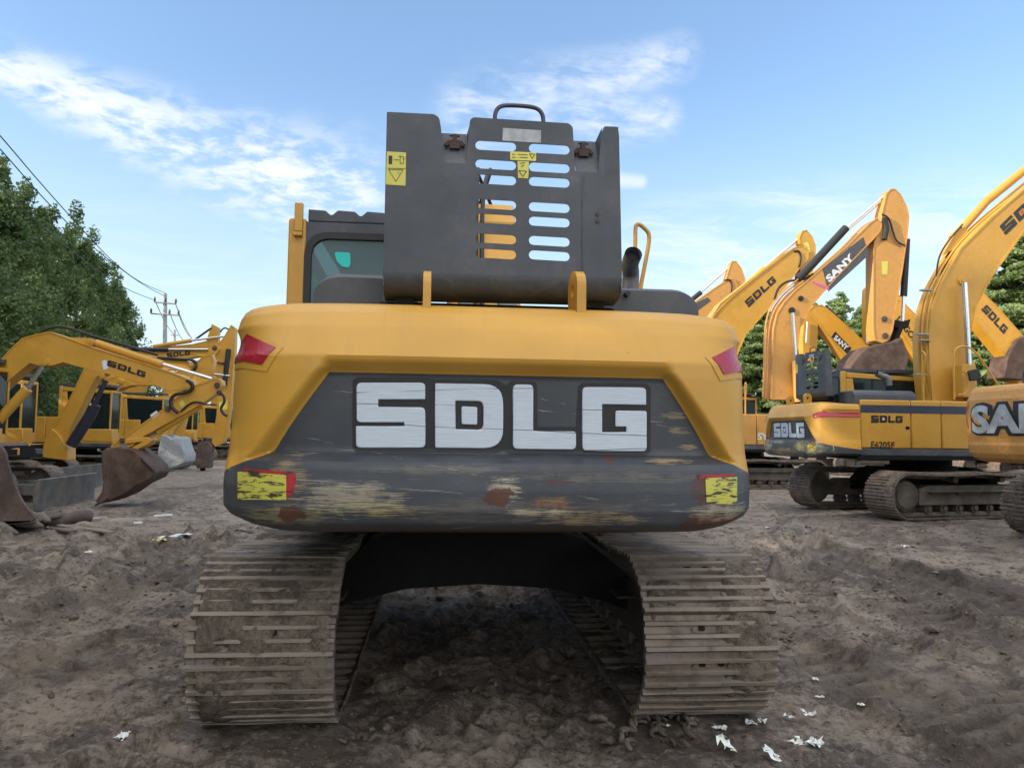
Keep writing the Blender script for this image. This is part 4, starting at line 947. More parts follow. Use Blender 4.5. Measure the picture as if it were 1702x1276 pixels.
def far_body(r, warm='yellow_warm', skip=('engine_cover', 'navy_stripe')):
    undercarriage(r); repeat_body(r, skip, {'yellow': warm, 'glass': 'glass_dark'})
    c = obj('counterweight', CWP, None, r)
    if warm != 'yellow_warm': c.material_slots[0].link = 'OBJECT'; c.material_slots[0].material = MT[warm]
def lined(r, b, pts, Y, mat, n=3, rr=.018):
    for k in range(n): rod_px(r, 'hydraulic_line', [(u+k*4, v+k*2.5) for u, v in pts], Y+.03*k, rr, mat, b, 6, 3)

def sany_big():
    Yc = 25.2; r = thing('excavator', 'orange yellow excavator whose tall boom carries white SANY on a grey decal', 'excavator', (9.9, Yc, 0), -H90, RIGHT)
    far_body(r)
    Y = Yc-.4
    b = plate_px(r, 'boom', [(1282, 664), (1284, 600), (1285, 548), (1291, 522), (1303, 502), (1320, 484), (1366, 445), (1405, 411), (1446, 370), (1458, 362), (1466, 372), (1464, 384), (1452, 398), (1440, 410), (1390, 462), (1350, 508), (1330, 545), (1324, 600), (1322, 664)], Y, .62, 'yellow_warm', .03)
    decal('decal', (np.array([(0, 0, 0), (1, 0, 0), (.86, 1, 0), (.18, 1, 0)], float), [(0, 1, 2, 3)]), [(1349, 461), (1449, 383), (1377, 485), (1444, 424)], (1, Y-.006), 'decalgrey', b)
    decal('lettering', text2d('SANY', .05), [(1371, 461), (1413, 420), (1379, 470), (1421, 429)], (1, Y-.010), 'white', b)
    decal('decal', UNIT, [(1351, 467), (1379, 479), (1350, 470), (1377, 483)], (1, Y-.008), 'magenta', b)
    for (u, v) in ((1413, 413), (1423, 412), (1437, 410)): decal('decal', UNIT, [(u-4, v), (u+2, v-4), (u-1, v+4), (u+5, v)], (1, Y-.008), 'decalgrey', b)
    lined(r, b, [(1268, 660), (1270, 600), (1271, 546), (1278, 515), (1294, 491), (1311, 476), (1340, 454)], Y+.08, 'yellow_warm', 4, .03)
    pins_px(r, [(1316, 516)], Y-.02, .11, 'black', b); pins_px(r, [(1331, 496)], Y-.02, .09, 'black', b)
    c2 = rod_px(r, 'boom_cylinder', [(1322, 600), (1326, 668)], Y-.15, .12, 'yellow_warm'); rod_px(r, 'cylinder_rod', [(1317, 520), (1324, 620)], Y-.15, .065, 'chrome', c2)
    a = plate_px(r, 'arm', [(1473, 322), (1480, 314), (1488, 314), (1498, 324), (1508, 345), (1511, 360), (1508, 395), (1500, 450), (1490, 510), (1484, 548), (1478, 565), (1466, 570), (1454, 566), (1451, 545), (1451, 420), (1453, 402), (1464, 378), (1466, 352)], Y+.06, .48, 'yellow_warm', .025)
    decal('warning_label', UNIT, [(1465, 434), (1476, 434), (1466, 456), (1475, 456)], (1, Y+.054), 'sticker', a)
    ac = rod_px(r, 'arm_cylinder', [(1326, 464), (1348, 442), (1406, 379)], Y+.1, .135, 'black', None, 16)
    for k, dy in enumerate((0, .12)): rod_px(r, 'cylinder_rod', [(1402, 384+k*4), (1476, 320+k*5)], Y+.24+dy, .04, 'chrome', ac)
    rod_px(r, 'hydraulic_hose', [(1287, 498), (1293, 478), (1310, 466), (1334, 466), (1352, 455)], Y+.1, .04, 'black', ac, 8, 5)
    rod_px(r, 'hydraulic_hose', [(1466, 356), (1478, 362), (1484, 385), (1490, 402), (1504, 408)], Y-.02, .03, 'black', a, 8, 5)
    rod_px(r, 'hydraulic_hose', [(1470, 362), (1474, 380), (1470, 398)], Y-.01, .09, 'black', a, 8, 5)
    bc = rod_px(r, 'bucket_cylinder', [(1507, 398), (1502, 492)], Y+.3, .115, 'black', None, 16); rod_px(r, 'cylinder_rod', [(1502, 490), (1500, 535)], Y+.3, .06, 'chrome', bc)
    bk = plate_px(r, 'bucket', [(1398, 642), (1412, 612), (1425, 592), (1440, 578), (1462, 572), (1490, 566), (1500, 560), (1512, 592), (1506, 622), (1470, 640), (1420, 648)], Y-.25, 1.1, 'rust', .05)
    l = plate_px(r, 'linkage', [(1468, 528), (1480, 530), (1504, 534), (1514, 530), (1510, 545), (1502, 545), (1494, 565), (1486, 575), (1482, 570), (1494, 545), (1474, 540)], Y+.1, .35, 'frame_dark', .02)
    pins_px(r, [(1470, 530), (1471, 558)], Y+.04, .1, 'brownsteel', a)
    side = decal('lettering', text2d('SY215', .03), [(1259, 719), (1300, 720), (1259, 731), (1300, 732)], (1, Yc-1.364), 'white', r)
    return r
MT['decalgrey'] = plain('dark_grey_decal', (.06, .062, .07), .5)
sany_big()

def sdlg_mid():
    Yc = 31.; r = thing('excavator', 'yellow excavator with SDLG boom rising behind the tall one with the grey decal', 'excavator', (10.0, Yc, 0), -H90, RIGHT)
    far_body(r, 'yellow'); Y = Yc-.4
    b = plate_px(r, 'boom', [(1160, 670), (1165, 580), (1182, 528), (1196, 505), (1240, 470), (1300, 424), (1318, 412), (1332, 408), (1344, 416), (1344, 430), (1328, 448), (1290, 500), (1240, 556), (1222, 600), (1215, 670)], Y, .62, 'yellow', .03)
    q = [(1237, 501), (1284, 458), (1245, 512), (1291, 468)]
    decal('lettering', SDLG, q, (1, Y-.006), 'blackdecal', b); decal('lettering', SDLG_DOT, q, (1, Y-.008), 'reddecal', b)
    a = plate_px(r, 'arm', [(1328, 396), (1333, 384), (1341, 382), (1350, 393), (1356, 408), (1355, 432), (1347, 470), (1336, 540), (1322, 540), (1328, 470), (1331, 440), (1340, 424), (1340, 412), (1330, 404)], Y+.06, .48, 'yellow', .025)
    decal('warning_label', UNIT, [(1335, 404), (1343, 402), (1339, 421), (1348, 420)], (1, Y+.054), 'sticker', a)
    ac = rod_px(r, 'arm_cylinder', [(1196, 512), (1230, 482), (1271, 446)], Y+.3, .12, 'yellow'); rod_px(r, 'cylinder_rod', [(1266, 448), (1330, 394)], Y+.3, .06, 'chrome', ac)
    rod_px(r, 'hydraulic_hose', [(1320, 418), (1328, 416), (1332, 428), (1328, 444)], Y-.02, .04, 'black', a, 8, 4)
    lined(r, b, [(1183, 530), (1200, 508), (1242, 472), (1318, 414)], Y-.02, 'yellow', 2)
    return r
sdlg_mid()
def sany_left():
    Yc = 37.; r = thing('excavator', 'orange excavator with the lowest boom tip, just above the grey engine cover', 'excavator', (8.6, Yc, 0), -H90, RIGHT)
    far_body(r); Y = Yc-.4
    b = plate_px(r, 'boom', [(1085, 690), (1092, 590), (1130, 525), (1158, 500), (1190, 477), (1212, 463), (1222, 464), (1226, 476), (1214, 492), (1180, 520), (1150, 570), (1142, 690)], Y, .6, 'yellow_warm')
    decal('decal', UNIT, [(1152, 506), (1176, 494), (1152, 522), (1182, 500)], (1, Y-.006), 'decalgrey', b)
    a = plate_px(r, 'arm', [(1212, 446), (1216, 434), (1224, 434), (1233, 447), (1239, 464), (1236, 482), (1228, 530), (1208, 560), (1204, 520), (1214, 490), (1222, 474), (1206, 466)], Y+.05, .46, 'yellow_warm')
    ac = rod_px(r, 'arm_cylinder', [(1120, 522), (1165, 486)], Y+.3, .12, 'black'); rod_px(r, 'cylinder_rod', [(1160, 490), (1214, 442)], Y+.3, .055, 'chrome', ac)
    rod_px(r, 'hydraulic_hose', [(1204, 466), (1214, 464), (1217, 474), (1215, 490)], Y-.02, .04, 'black', a, 8, 4)
    return r
sany_left()

def facing(label, Yc, x, boom, arm, txt=None, quad=None, bucket=None, extra=None, mat='yellow_bright'):
    r = thing('excavator', label, 'excavator', (x, Yc, 0), H90, RIGHT)
    far_body(r, 'yellow', ('engine_cover', 'navy_stripe', 'exhaust_pipe', 'handrail')); Y = Yc-.35
    b = plate_px(r, 'boom', boom, Y, .6, mat, .02)
    if arm: plate_px(r, 'arm', arm, Y+.05, .45, mat, .02)
    if txt == 'SDLG': decal('lettering', SDLG, quad, (1, Y-.008), 'blackdecal', b)
    elif txt == 'SANY':
        c = np.mean(quad, 0); decal('decal', UNIT, [tuple(c+(np.array(p)-c)*np.array((1.25, 1.4))) for p in quad], (1, Y-.006), 'blackdecal', b); decal('lettering', text2d('SANY', .04), quad, (1, Y-.012), 'white', b)
    elif txt: decal('lettering', text2d(txt, .03), quad, (1, Y-.008), 'blackdecal', b)
    if bucket: plate_px(r, 'bucket', bucket, Y-.2, 1.0, 'rust', .04)
    for e in (extra or ()): rod_px(r, e[0], e[1], Y+e[2], e[3], e[4])
    return r
facing('excavator facing left with small white SANY decal on its sloping boom', 34., 19.6,
       [(1344, 517), (1352, 508), (1366, 506), (1376, 513), (1420, 552), (1470, 600), (1520, 660), (1490, 700), (1452, 640), (1415, 612), (1385, 570), (1352, 528)],
       [(1338, 520), (1346, 510), (1358, 514), (1360, 540), (1358, 585), (1352, 600), (1336, 600), (1333, 560)], 'SANY', [(1390, 556), (1412, 576), (1385, 563), (1406, 583)], None,
       [('arm_cylinder', [(1372, 508), (1440, 575)], .3, .06, 'black'), ('cylinder_rod', [(1342, 535), (1340, 570)], -.05, .05, 'chrome')])
facing('excavator facing left, its boom marked UGO, half hidden by the near SDLG boom', 32., 23.8,
       [(1478, 505), (1486, 496), (1500, 500), (1530, 530), (1570, 580), (1600, 640), (1580, 700), (1548, 625), (1510, 575), (1482, 530)],
       [(1441, 500), (1442, 480), (1450, 468), (1459, 480), (1500, 492), (1500, 506), (1462, 505), (1460, 560), (1448, 572), (1442, 560)], 'LUGONG', [(1496, 524), (1536, 574), (1489, 532), (1528, 582)], None,
       [('bucket_cylinder', [(1443, 510), (1442, 570)], -.1, .07, 'chrome')])
facing('excavator facing left with SDLG on a steep boom at the right, near the cedars', 29., 25.0,
       [(1596, 468), (1606, 455), (1622, 474), (1660, 512), (1702, 560), (1740, 610), (1760, 700), (1720, 700), (1694, 640), (1672, 594), (1640, 556), (1606, 516)],
       None, 'SDLG', [(1640, 506), (1676, 545), (1630, 515), (1668, 556)],
       [(1676, 590), (1690, 565), (1706, 556), (1730, 570), (1735, 620), (1700, 632), (1668, 628)])

# ------------------------------------------------------------------ left row
MINI = .84
def mini(label, x, Yc, off=(0, .95, -.05), blade=True, body_mat='yellow'):
    r = thing('excavator', label, 'excavator', (x, Yc, 0), -H90, LEFT, MINI)
    undercarriage(r)
    repeat_body(r, ('engine_cover', 'navy_stripe', 'hinge', 'hood_stop', 'exhaust_pipe', 'handrail', 'hood_cover', 'door_latch', 'cab'), {'yellow': body_mat})
    c = copy_child(BODY[[o.name for o in BODY].index('cab')], r)
    c.location = (off[0]+1.72, off[1], -.47); c.scale = (1, 1, 1.3); override(c, {'glass': 'glass_dark'})
    cwp = obj('counterweight', CWP, None, r); cwp.material_slots[0].link = 'OBJECT'; cwp.material_slots[0].material = MT['yellow']
    m = MB(); m.box(.3, 1.3, .65, 1.95, 1.27, 1.46); obj('platform', m, 'yellow', r, .03)
    m = MB(); m.box(.45, 1.25, 1.951, 1.96, 1.29, 1.44); obj('step_grille', m, 'frame_dark', r)
    if blade:
        m = MB(); prof = [(2.95, .02), (3.02, .0), (3.0, .25), (3.03, .5), (3.06, .75), (2.99, .76), (2.93, .5), (2.92, .25)]
        m.prism([(-1.55, y, z) for y, z in prof], (3.1, 0, 0)); b = obj('dozer_blade', m, 'blade', r, .012)
        m = MB()
        for sx in (-.62, .62): m.prism([(sx-.06, 1.2, .42), (sx-.06, 2.95, .25), (sx-.06, 2.95, .55), (sx-.06, 1.2, .62)], (.12, 0, 0))
        m.box(-.75, .75, .9, 1.3, .42, .62); obj('blade_arm', m, 'blade', b, .01)
    return r
def m1():
    r = mini('excavator with a dozer blade and SDLG on its big arched boom, nearest on the left', -10.75, 17.5)
    Y = 17.1
    b = plate_px(r, 'boom', [(-60, 672), (-40, 634), (0, 599), (20, 578), (37, 562), (60, 555), (83, 551), (110, 560), (155, 577), (200, 591), (240, 603), (290, 620), (316, 631), (323, 640), (318, 649), (285, 648), (245, 637), (200, 627), (165, 617), (130, 609), (106, 602), (88, 607), (72, 608), (60, 606), (50, 603), (35, 615), (15, 632), (-20, 665), (-40, 700)], Y, .42, 'yellow', .02)
    q = [(180, 598), (243, 618), (177, 608), (240, 628)]
    decal('lettering', SDLG, q, (1, Y-.006), 'blackdecal', b); decal('lettering', SDLG_DOT, q, (1, Y-.008), 'reddecal', b)
    decal('warning_label', UNIT, [(169, 600), (177, 598), (172, 615), (180, 612)], (1, Y-.006), 'white', b)
    pins_px(r, [(75, 602), (311, 642), (150, 568)], Y-.02, .07, 'yellow', b)
    plate_px(r, 'cylinder_bracket', [(112, 561), (152, 562), (156, 572), (150, 577)], Y+.1, .2, 'yellow', .01, b)
    ac = rod_px(r, 'arm_cylinder', [(160, 570), (270, 606)], Y+.2, .085, 'yellow', None, 16); rod_px(r, 'cylinder_rod', [(268, 605), (352, 630)], Y+.2, .045, 'chrome', ac)
    rod_px(r, 'hydraulic_hose', [(62, 555), (80, 545), (105, 542), (135, 552), (165, 562), (220, 577), (262, 590)], Y+.2, .03, 'black', ac, 8, 4)
    rod_px(r, 'hydraulic_line', [(100, 558), (155, 578), (210, 596), (262, 614), (300, 626)], Y+.02, .02, 'yellow_warm', b, 8, 3)
    rod_px(r, 'hydraulic_hose', [(310, 632), (320, 636), (321, 646), (312, 652), (294, 654), (284, 661), (283, 672), (288, 680), (296, 686)], Y-.05, .035, 'black', b, 8, 5)
    a = plate_px(r, 'arm', [(322, 640), (345, 633), (360, 628), (368, 632), (369, 640), (362, 652), (340, 668), (300, 691), (262, 712), (240, 724), (220, 741), (205, 747), (190, 748), (184, 741), (200, 730), (232, 707), (270, 680), (300, 656)], Y+.05, .32, 'yellow', .02)
    decal('reflector', UNIT, [(297, 670), (303, 664), (302, 678), (308, 671)], (1, Y+.044), 'sticker', a); decal('warning_label', UNIT, [(249, 690), (260, 682), (254, 696), (265, 688)], (1, Y+.044), 'white', a)
    pins_px(r, [(361, 640), (365, 653), (204, 732), (279, 679)], Y+.02, .06, 'brownsteel', a)
    bc = rod_px(r, 'bucket_cylinder', [(335, 673), (262, 718)], Y+.2, .075, 'yellow', None, 14); rod_px(r, 'cylinder_rod', [(264, 717), (240, 732)], Y+.2, .04, 'chrome', bc)
    plate_px(r, 'linkage', [(200, 726), (208, 730), (244, 726), (252, 731), (246, 738), (226, 748), (218, 744), (236, 734), (206, 738)], Y+.0, .42, 'yellow', .01)
    rod_px(r, 'hydraulic_hose', [(362, 650), (372, 657), (374, 668), (366, 678), (371, 688), (378, 691)], Y, .03, 'black', a, 8, 5)
    rod_px(r, 'hydraulic_hose', [(300, 684), (318, 668), (332, 668), (342, 672)], Y+.02, .02, 'black', a, 8, 4)
    c2 = rod_px(r, 'boom_cylinder', [(-15, 712), (46, 646)], Y-.1, .105, 'yellow', None, 16); rod_px(r, 'cylinder_rod', [(44, 648), (70, 608)], Y-.1, .05, 'chrome', c2)
    bk = plate_px(r, 'bucket', [(168, 752), (176, 744), (200, 742), (220, 746), (236, 758), (254, 775), (257, 786), (250, 796), (228, 806), (205, 822), (180, 833), (162, 838), (158, 832), (168, 818), (171, 800), (168, 775)], Y-.25, .95, 'rust', .03)
    m = MB(); iv = inv(r)
    for (p0, p1) in (((180, 826), (158, 840)), ((236, 760), (256, 782))):
        P = [hy(*p0, Y-.27), hy(*p1, Y-.27)]; m.tube(P, [.05, .02], 8)
    P = [hy(u, v, Y-.265) for u, v in ((187, 757), (186, 800), (184, 826))]; m.tube(P, .012, 6)
    m.move(iv); obj('wear_strip', m, 'brownsteel', bk)
    pins_px(r, [(205, 745)], Y-.2, .09, 'blade', bk)
m1()
def m2():
    r = mini('yellow excavator with a dozer blade, second in the left row, its boom half hidden', -12.6, 22.4)
    Y = 22.0
    b = plate_px(r, 'boom', [(78, 740), (95, 700), (122, 650), (140, 612), (170, 592), (205, 588), (260, 592), (300, 597), (322, 603), (324, 610), (314, 616), (270, 614), (215, 612), (180, 618), (170, 623), (160, 626), (152, 640), (118, 712), (112, 740)], Y, .42, 'yellow', .02)
    plate_px(r, 'boom_foot', [(68, 760), (74, 728), (86, 712), (96, 720), (112, 745), (112, 765)], Y-.1, .5, 'yellow', .02, b)
    pins_px(r, [(87, 718), (170, 625), (318, 606)], Y-.02, .07, 'yellow', b)
    c2 = rod_px(r, 'boom_cylinder', [(118, 740), (150, 690), (158, 672)], Y-.15, .15, 'navy_guard', None, 14); rod_px(r, 'cylinder_rod', [(155, 676), (176, 632)], Y-.15, .07, 'navy_guard', c2)
    a = plate_px(r, 'arm', [(322, 606), (336, 593), (352, 588), (356, 600), (350, 625), (330, 660), (300, 700), (285, 722), (276, 722), (300, 670)], Y+.05, .3, 'yellow', .02)
    rod_px(r, 'hydraulic_hose', [(262, 594), (300, 597), (322, 598), (327, 606), (322, 616)], Y-.05, .04, 'black', b, 8, 4)
    bk = plate_px(r, 'bucket', [(268, 722), (278, 724), (284, 730), (292, 725), (300, 728), (304, 745), (309, 755), (308, 768), (295, 775), (275, 780), (254, 788), (258, 770)], Y-.2, .9, 'worn_gray', .03)
    rod_px(r, 'hydraulic_hose', [(128, 735), (138, 722), (141, 700), (140, 690)], Y-.2, .03, 'black', b, 8, 4)
MT['navy_guard'] = plain('navy_cylinder_guard', (.018, .022, .035), .45)
m2()
def m3():
    r = mini('yellow excavator, third in the left row, with only its boom knee and cab showing', -12.3, 27.2, blade=False)
    Y = 26.8
    b = plate_px(r, 'boom', [(125, 740), (150, 700), (165, 655), (180, 630), (205, 620), (250, 618), (300, 622), (318, 630), (310, 640), (260, 640), (222, 640), (205, 644), (190, 650), (176, 690), (150, 745)], Y, .45, 'yellow', .02)
    pins_px(r, [(202, 634)], Y-.02, .08, 'yellow', b)
    c2 = rod_px(r, 'boom_cylinder', [(142, 722), (178, 668)], Y-.15, .13, 'yellow', None, 14); rod_px(r, 'cylinder_rod', [(176, 672), (200, 640)], Y-.15, .06, 'chrome', c2)
    a = plate_px(r, 'arm', [(300, 622), (320, 628), (322, 640), (310, 690), (300, 730), (290, 730), (296, 690), (300, 640)], Y+.05, .3, 'yellow', .02)
m3()
def m4():
    r = mini('yellow excavator far down the left, its level boom marked SDLG under a black cylinder', -12.5, 32.5, blade=False)
    Y = 32.1
    b = plate_px(r, 'boom', [(140, 690), (165, 640), (195, 600), (215, 588), (245, 582), (300, 577), (345, 574), (360, 572), (366, 580), (358, 590), (330, 592), (300, 597), (250, 604), (222, 612), (200, 650), (180, 700)], Y, .5, 'yellow', .02)
    decal('lettering', SDLG, [(277, 587), (316, 582), (278, 595), (316, 590)], (1, Y-.008), 'blackdecal', b)
    ac = rod_px(r, 'arm_cylinder', [(200, 582), (222, 580), (280, 581)], Y-.05, .085, 'navy_guard', None, 14); rod_px(r, 'cylinder_rod', [(279, 581), (346, 581)], Y-.05, .05, 'chrome', ac)
    a = plate_px(r, 'arm', [(352, 590), (358, 578), (372, 560), (384, 540), (391, 545), (390, 580), (386, 640), (380, 700), (372, 735), (358, 742), (352, 735), (360, 690), (362, 640), (356, 605)], Y+.08, .4, 'yellow', .02)
    pins_px(r, [(357, 579)], Y+.02, .1, 'brownsteel', a)
    bc = rod_px(r, 'bucket_cylinder', [(380, 580), (373, 640)], Y-.05, .1, 'black'); rod_px(r, 'cylinder_rod', [(348, 621), (382, 625)], Y-.1, .05, 'chrome', bc)
    decal('warning_label', UNIT, [(352, 608), (357, 608), (352, 618), (357, 618)], (1, Y+.07), 'sticker', a)
    decal('reflector', UNIT, [(364, 668), (378, 664), (364, 682), (378, 680)], (1, Y+.07), 'sticker', a)
    rod_px(r, 'hydraulic_hose', [(352, 588), (356, 600), (366, 604), (378, 604)], Y, .04, 'black', a, 8, 4)
    k = plate_px(r, 'breaker', [(328, 736), (346, 733), (352, 742), (350, 752), (348, 778), (326, 778), (324, 755), (326, 745)], Y-.15, .5, 'brownsteel', .03)
    rod_px(r, 'chisel', [(337, 778), (337, 795)], Y+.1, .1, 'frame_dark', k)
m4()
def m5():
    r = mini('yellow excavator farthest down the left row, only its raised boom tip in view', -13.2, 38.5, blade=False)
    Y = 38.1
    b = plate_px(r, 'boom', [(170, 690), (200, 620), (235, 590), (262, 577), (320, 572), (345, 566), (350, 574), (330, 584), (280, 594), (250, 610), (225, 690)], Y, .5, 'yellow', .02)
    a = plate_px(r, 'arm', [(340, 575), (346, 556), (352, 538), (363, 544), (362, 572), (356, 600), (345, 600)], Y+.08, .4, 'yellow', .02)
    ac = rod_px(r, 'arm_cylinder', [(255, 576), (318, 566)], Y-.05, .1, 'yellow'); rod_px(r, 'cylinder_rod', [(316, 566), (372, 559)], Y-.05, .05, 'chrome', ac)
    rod_px(r, 'hydraulic_hose', [(322, 566), (340, 553), (352, 545)], Y+.1, .05, 'black', a, 8, 3)
    lamp = rod_px(r, 'hydraulic_hose', [(366, 552), (372, 544), (380, 547), (384, 552)], Y, .04, 'black', a, 6, 4)
m5()
def m6():
    for (lab, x, y, dx, dy) in (('yellow excavator deep in the left row, its arm hanging just left of the counterweight', -13.2, 45., 0, 0), ('farthest yellow excavator of the left row, behind the red shrub tub', -12.2, 52., 14, 22)):
        r = mini(lab, x, y, blade=False); Y = y-.4
        b = plate_px(r, 'boom', [(u+dx, v+dy) for u, v in [(240, 720), (262, 660), (290, 620), (312, 606), (340, 602), (356, 606), (356, 616), (336, 622), (312, 630), (294, 660), (276, 720)]], Y, .5, 'yellow', .02)
        plate_px(r, 'arm', [(u+dx, v+dy) for u, v in [(342, 606), (350, 598), (358, 602), (366, 640), (364, 690), (358, 728), (348, 728), (350, 680), (350, 640)]], Y+.08, .35, 'yellow', .02)
        rod_px(r, 'arm_cylinder', [(290+dx, 612+dy), (345+dx, 598+dy)], Y+.1, .11, 'black')
        plate_px(r, 'bucket', [(u+dx, v+dy) for u, v in [(338, 724), (346, 718), (360, 722), (364, 736), (356, 752), (336, 756), (330, 744)]], Y-.2, .8, 'rust', .02)
m6()

# ------------------------------------------------------------------ loose things on the left
def left_things():
    r = thing('bucket', 'big brown toothed excavator bucket resting on the mud at the left frame edge', 'bucket', (-7.6, 13.4, 0)); iv = inv(r)
    Y = 13.0
    sh = MB(); sh.prism([hy(u, v, Y) for u, v in [(-70, 742), (-20, 736), (2, 741), (9, 752), (14, 775), (22, 800), (34, 828), (48, 848), (60, 860), (52, 868), (10, 872), (-70, 876)]], (0, .06, 0))
    sh.prism([hy(u, v, Y) for u, v in [(-70, 742), (-20, 736), (-14, 742), (-64, 752), (-60, 872), (-70, 876)]], (0, 1.15, 0))
    sh.prism([hy(u, v, Y) for u, v in [(-60, 866), (52, 864), (54, 869), (-60, 876)]], (0, 1.15, 0)); sh.prism([hy(u, v, Y+1.15) for u, v in [(-70, 742), (0, 741), (20, 800), (50, 860), (-60, 872)]], (0, .05, 0))
    sh.move(iv); o = obj('shell', sh, 'brownsteel', r, .01)
    for k, (p0, p1) in enumerate((((-16, 874), (30, 886)), ((28, 866), (72, 874)), ((58, 860), (84, 866)))):
        a, b = hy(*p0, Y-.05+.25*k), hy(*p1, Y-.1+.25*k); m = MB(); m.tube([a, a.lerp(b, .4)+Vector((0, 0, .015)), a.lerp(b, .75), b], [.085, .10, .065, .02], 8)
        for q in m.v: q.z = max(q.z, .005)
        m.move(iv); obj('tooth', m, 'dustytrack', r, smooth=50)
    r = thing('log', 'muddy brown log lying beside the big bucket teeth on the left', 'log', tuple(hz(105, 872)))
    m = MB(); a, b = hz(48, 876)+Vector((0, 0, .09)), hz(150, 868)+Vector((0, 0, .10)); P = [a.lerp(b, t)+Vector((0, 0, .02*math.sin(t*9))) for t in np.linspace(0, 1, 9)]
    m.tube(P, [.10, .12, .115, .13, .12, .105, .115, .12, .11], 12); m.move(inv(r)); obj('stem', m, 'brownsteel', r, smooth=60)
    for lab, p, q, w_, mt in (('long thin grey plank lying on the mud in front of the log', (98, 876), (186, 888), .10, 'wood'), ('short dark plank tucked under the long grey one', (80, 880), (122, 886), .13, 'brownsteel'),
                              ('small pale stick lying near the middle of the left yard', (256, 860), (286, 858), .04, 'plastic'), ('pale splinter of wood on the mud left of the white film', (222, 872), (236, 871), .05, 'plastic')):
        a, b = hz(*p), hz(*q); d = (b-a).normalized(); n = Vector((-d.y, d.x, 0))*w_/2; m = MB()
        m.prism([a-n+Vector((0, 0, .015)), b-n+Vector((0, 0, .015)), b+n+Vector((0, 0, .02)), a+n+Vector((0, 0, .02))], (0, 0, .03))
        tag(obj('plank' if 'plank' in lab else 'stick', m, mt, None, .004), lab, 'plank' if 'plank' in lab else 'stick')
    for nm, lab, p, q, w_, mt in (('plastic_film', 'strip of clear white plastic film on the mud left of the main tracks', (262, 898), (316, 890), .14, 'plastic'), ('plastic_scrap', 'small lime yellow plastic scrap at the end of the clear film', (250, 902), (276, 900), .12, 'lime'),
                                  ('rubber_scrap', 'black curved rubber scrap beside the left main track', (393, 884), (420, 889), .08, 'black')):
        a, b = hz(*p), hz(*q); d = (b-a); n = Vector((-d.y, d.x, 0)).normalized()*w_/2
        A = np.array([[tuple(a+d*t+n*s_+Vector((0, 0, .02+.03*abs(math.sin(t*7+s_*3))))) for s_ in (-1, -.3, .4, 1)] for t in np.linspace(0, 1, 12)])
        m = MB(); m.grid(A); m.grid(A[::-1]-np.array([0, 0, .004])); tag(obj(nm, m, mt, None, smooth=60), lab, 'litter')
    # shed at the far left edge
    r = thing('shed', 'dark open sided shed roof behind the left excavators at the frame edge', 'shed', (-20.5, 25, 0)); iv = inv(r); m = MB()
    for k in range(30):
        y = 22+k*.25
        m.box(-26, -17.3, y, y+.13, 4.0, 4.06)
    A = np.array([[(x, y, 4.9-.19*(-14.6-x)*0-(x+26)*.07) for x in np.linspace(-28, -16.9, 3)] for y in np.linspace(22, 30, 5)])
    m = MB(); xs = np.linspace(-28, -17.1, 60)
    for i, x in enumerate(xs[:-1]): m.box(x, xs[i+1]-.02, 22, 31, 4.55-(x+28)*.045, 4.6-(x+28)*.045+.03*(i % 2))
    m.move(iv); obj('roof', m, 'gray_mid', r)
    m = MB(); m.box(-28, -17.3, 30.5, 30.7, 0, 4.0); m.move(iv); obj('back_wall', m, 'frame_dark', r)
    for x in (-24, -17.4):
        for y in (22.2, 30.3): m = MB(); m.box(x-.08, x+.08, y, y+.16, 0, 4.05); m.move(iv); obj('post', m, 'frame_dark', r)
left_things()

# ------------------------------------------------------------------ trees
def leaf_cloud(centres, radii, per, size, flat=0., rg=None, droop=0.):
    """many leaf-sized faces round the given clump centres"""
    C_ = np.repeat(centres, per, 0); R_ = np.repeat(radii, per, 0); N = len(C_)
    d = rg.normal(size=(N, 3)); d /= np.linalg.norm(d, axis=1)[:, None]; d *= (rg.uniform(0, 1, (N, 1))**.45)
    P = C_+d*R_
    a = rg.normal(size=(N, 3)); a[:, 2] *= (1-flat); a /= np.linalg.norm(a, axis=1)[:, None]
    b = rg.normal(size=(N, 3)); b[:, 2] *= (1-flat); b -= a*(a*b).sum(1)[:, None]; b /= np.linalg.norm(b, axis=1)[:, None]
    s = size*rg.uniform(.55, 1.3, (N, 1)); a *= s; b *= s*.62
    V = np.stack([P-a, P-b*.9, P+a, P+b*.9], 1)
    V[:, 2, 2] -= droop*s[:, 0]; V[:, 0, 2] -= droop*s[:, 0]
    return V
def mesh_quads(name, V, mat):
    N = len(V); me = bpy.data.meshes.new(name); me.vertices.add(4*N); me.vertices.foreach_set('co', V.reshape(-1).astype(np.float32))
    me.loops.add(4*N); me.loops.foreach_set('vertex_index', np.arange(4*N, dtype=np.int32)); me.polygons.add(N)
    me.polygons.foreach_set('loop_start', np.arange(0, 4*N, 4, dtype=np.int32)); me.materials.append(MT[mat]); me.update(calc_edges=True); return me
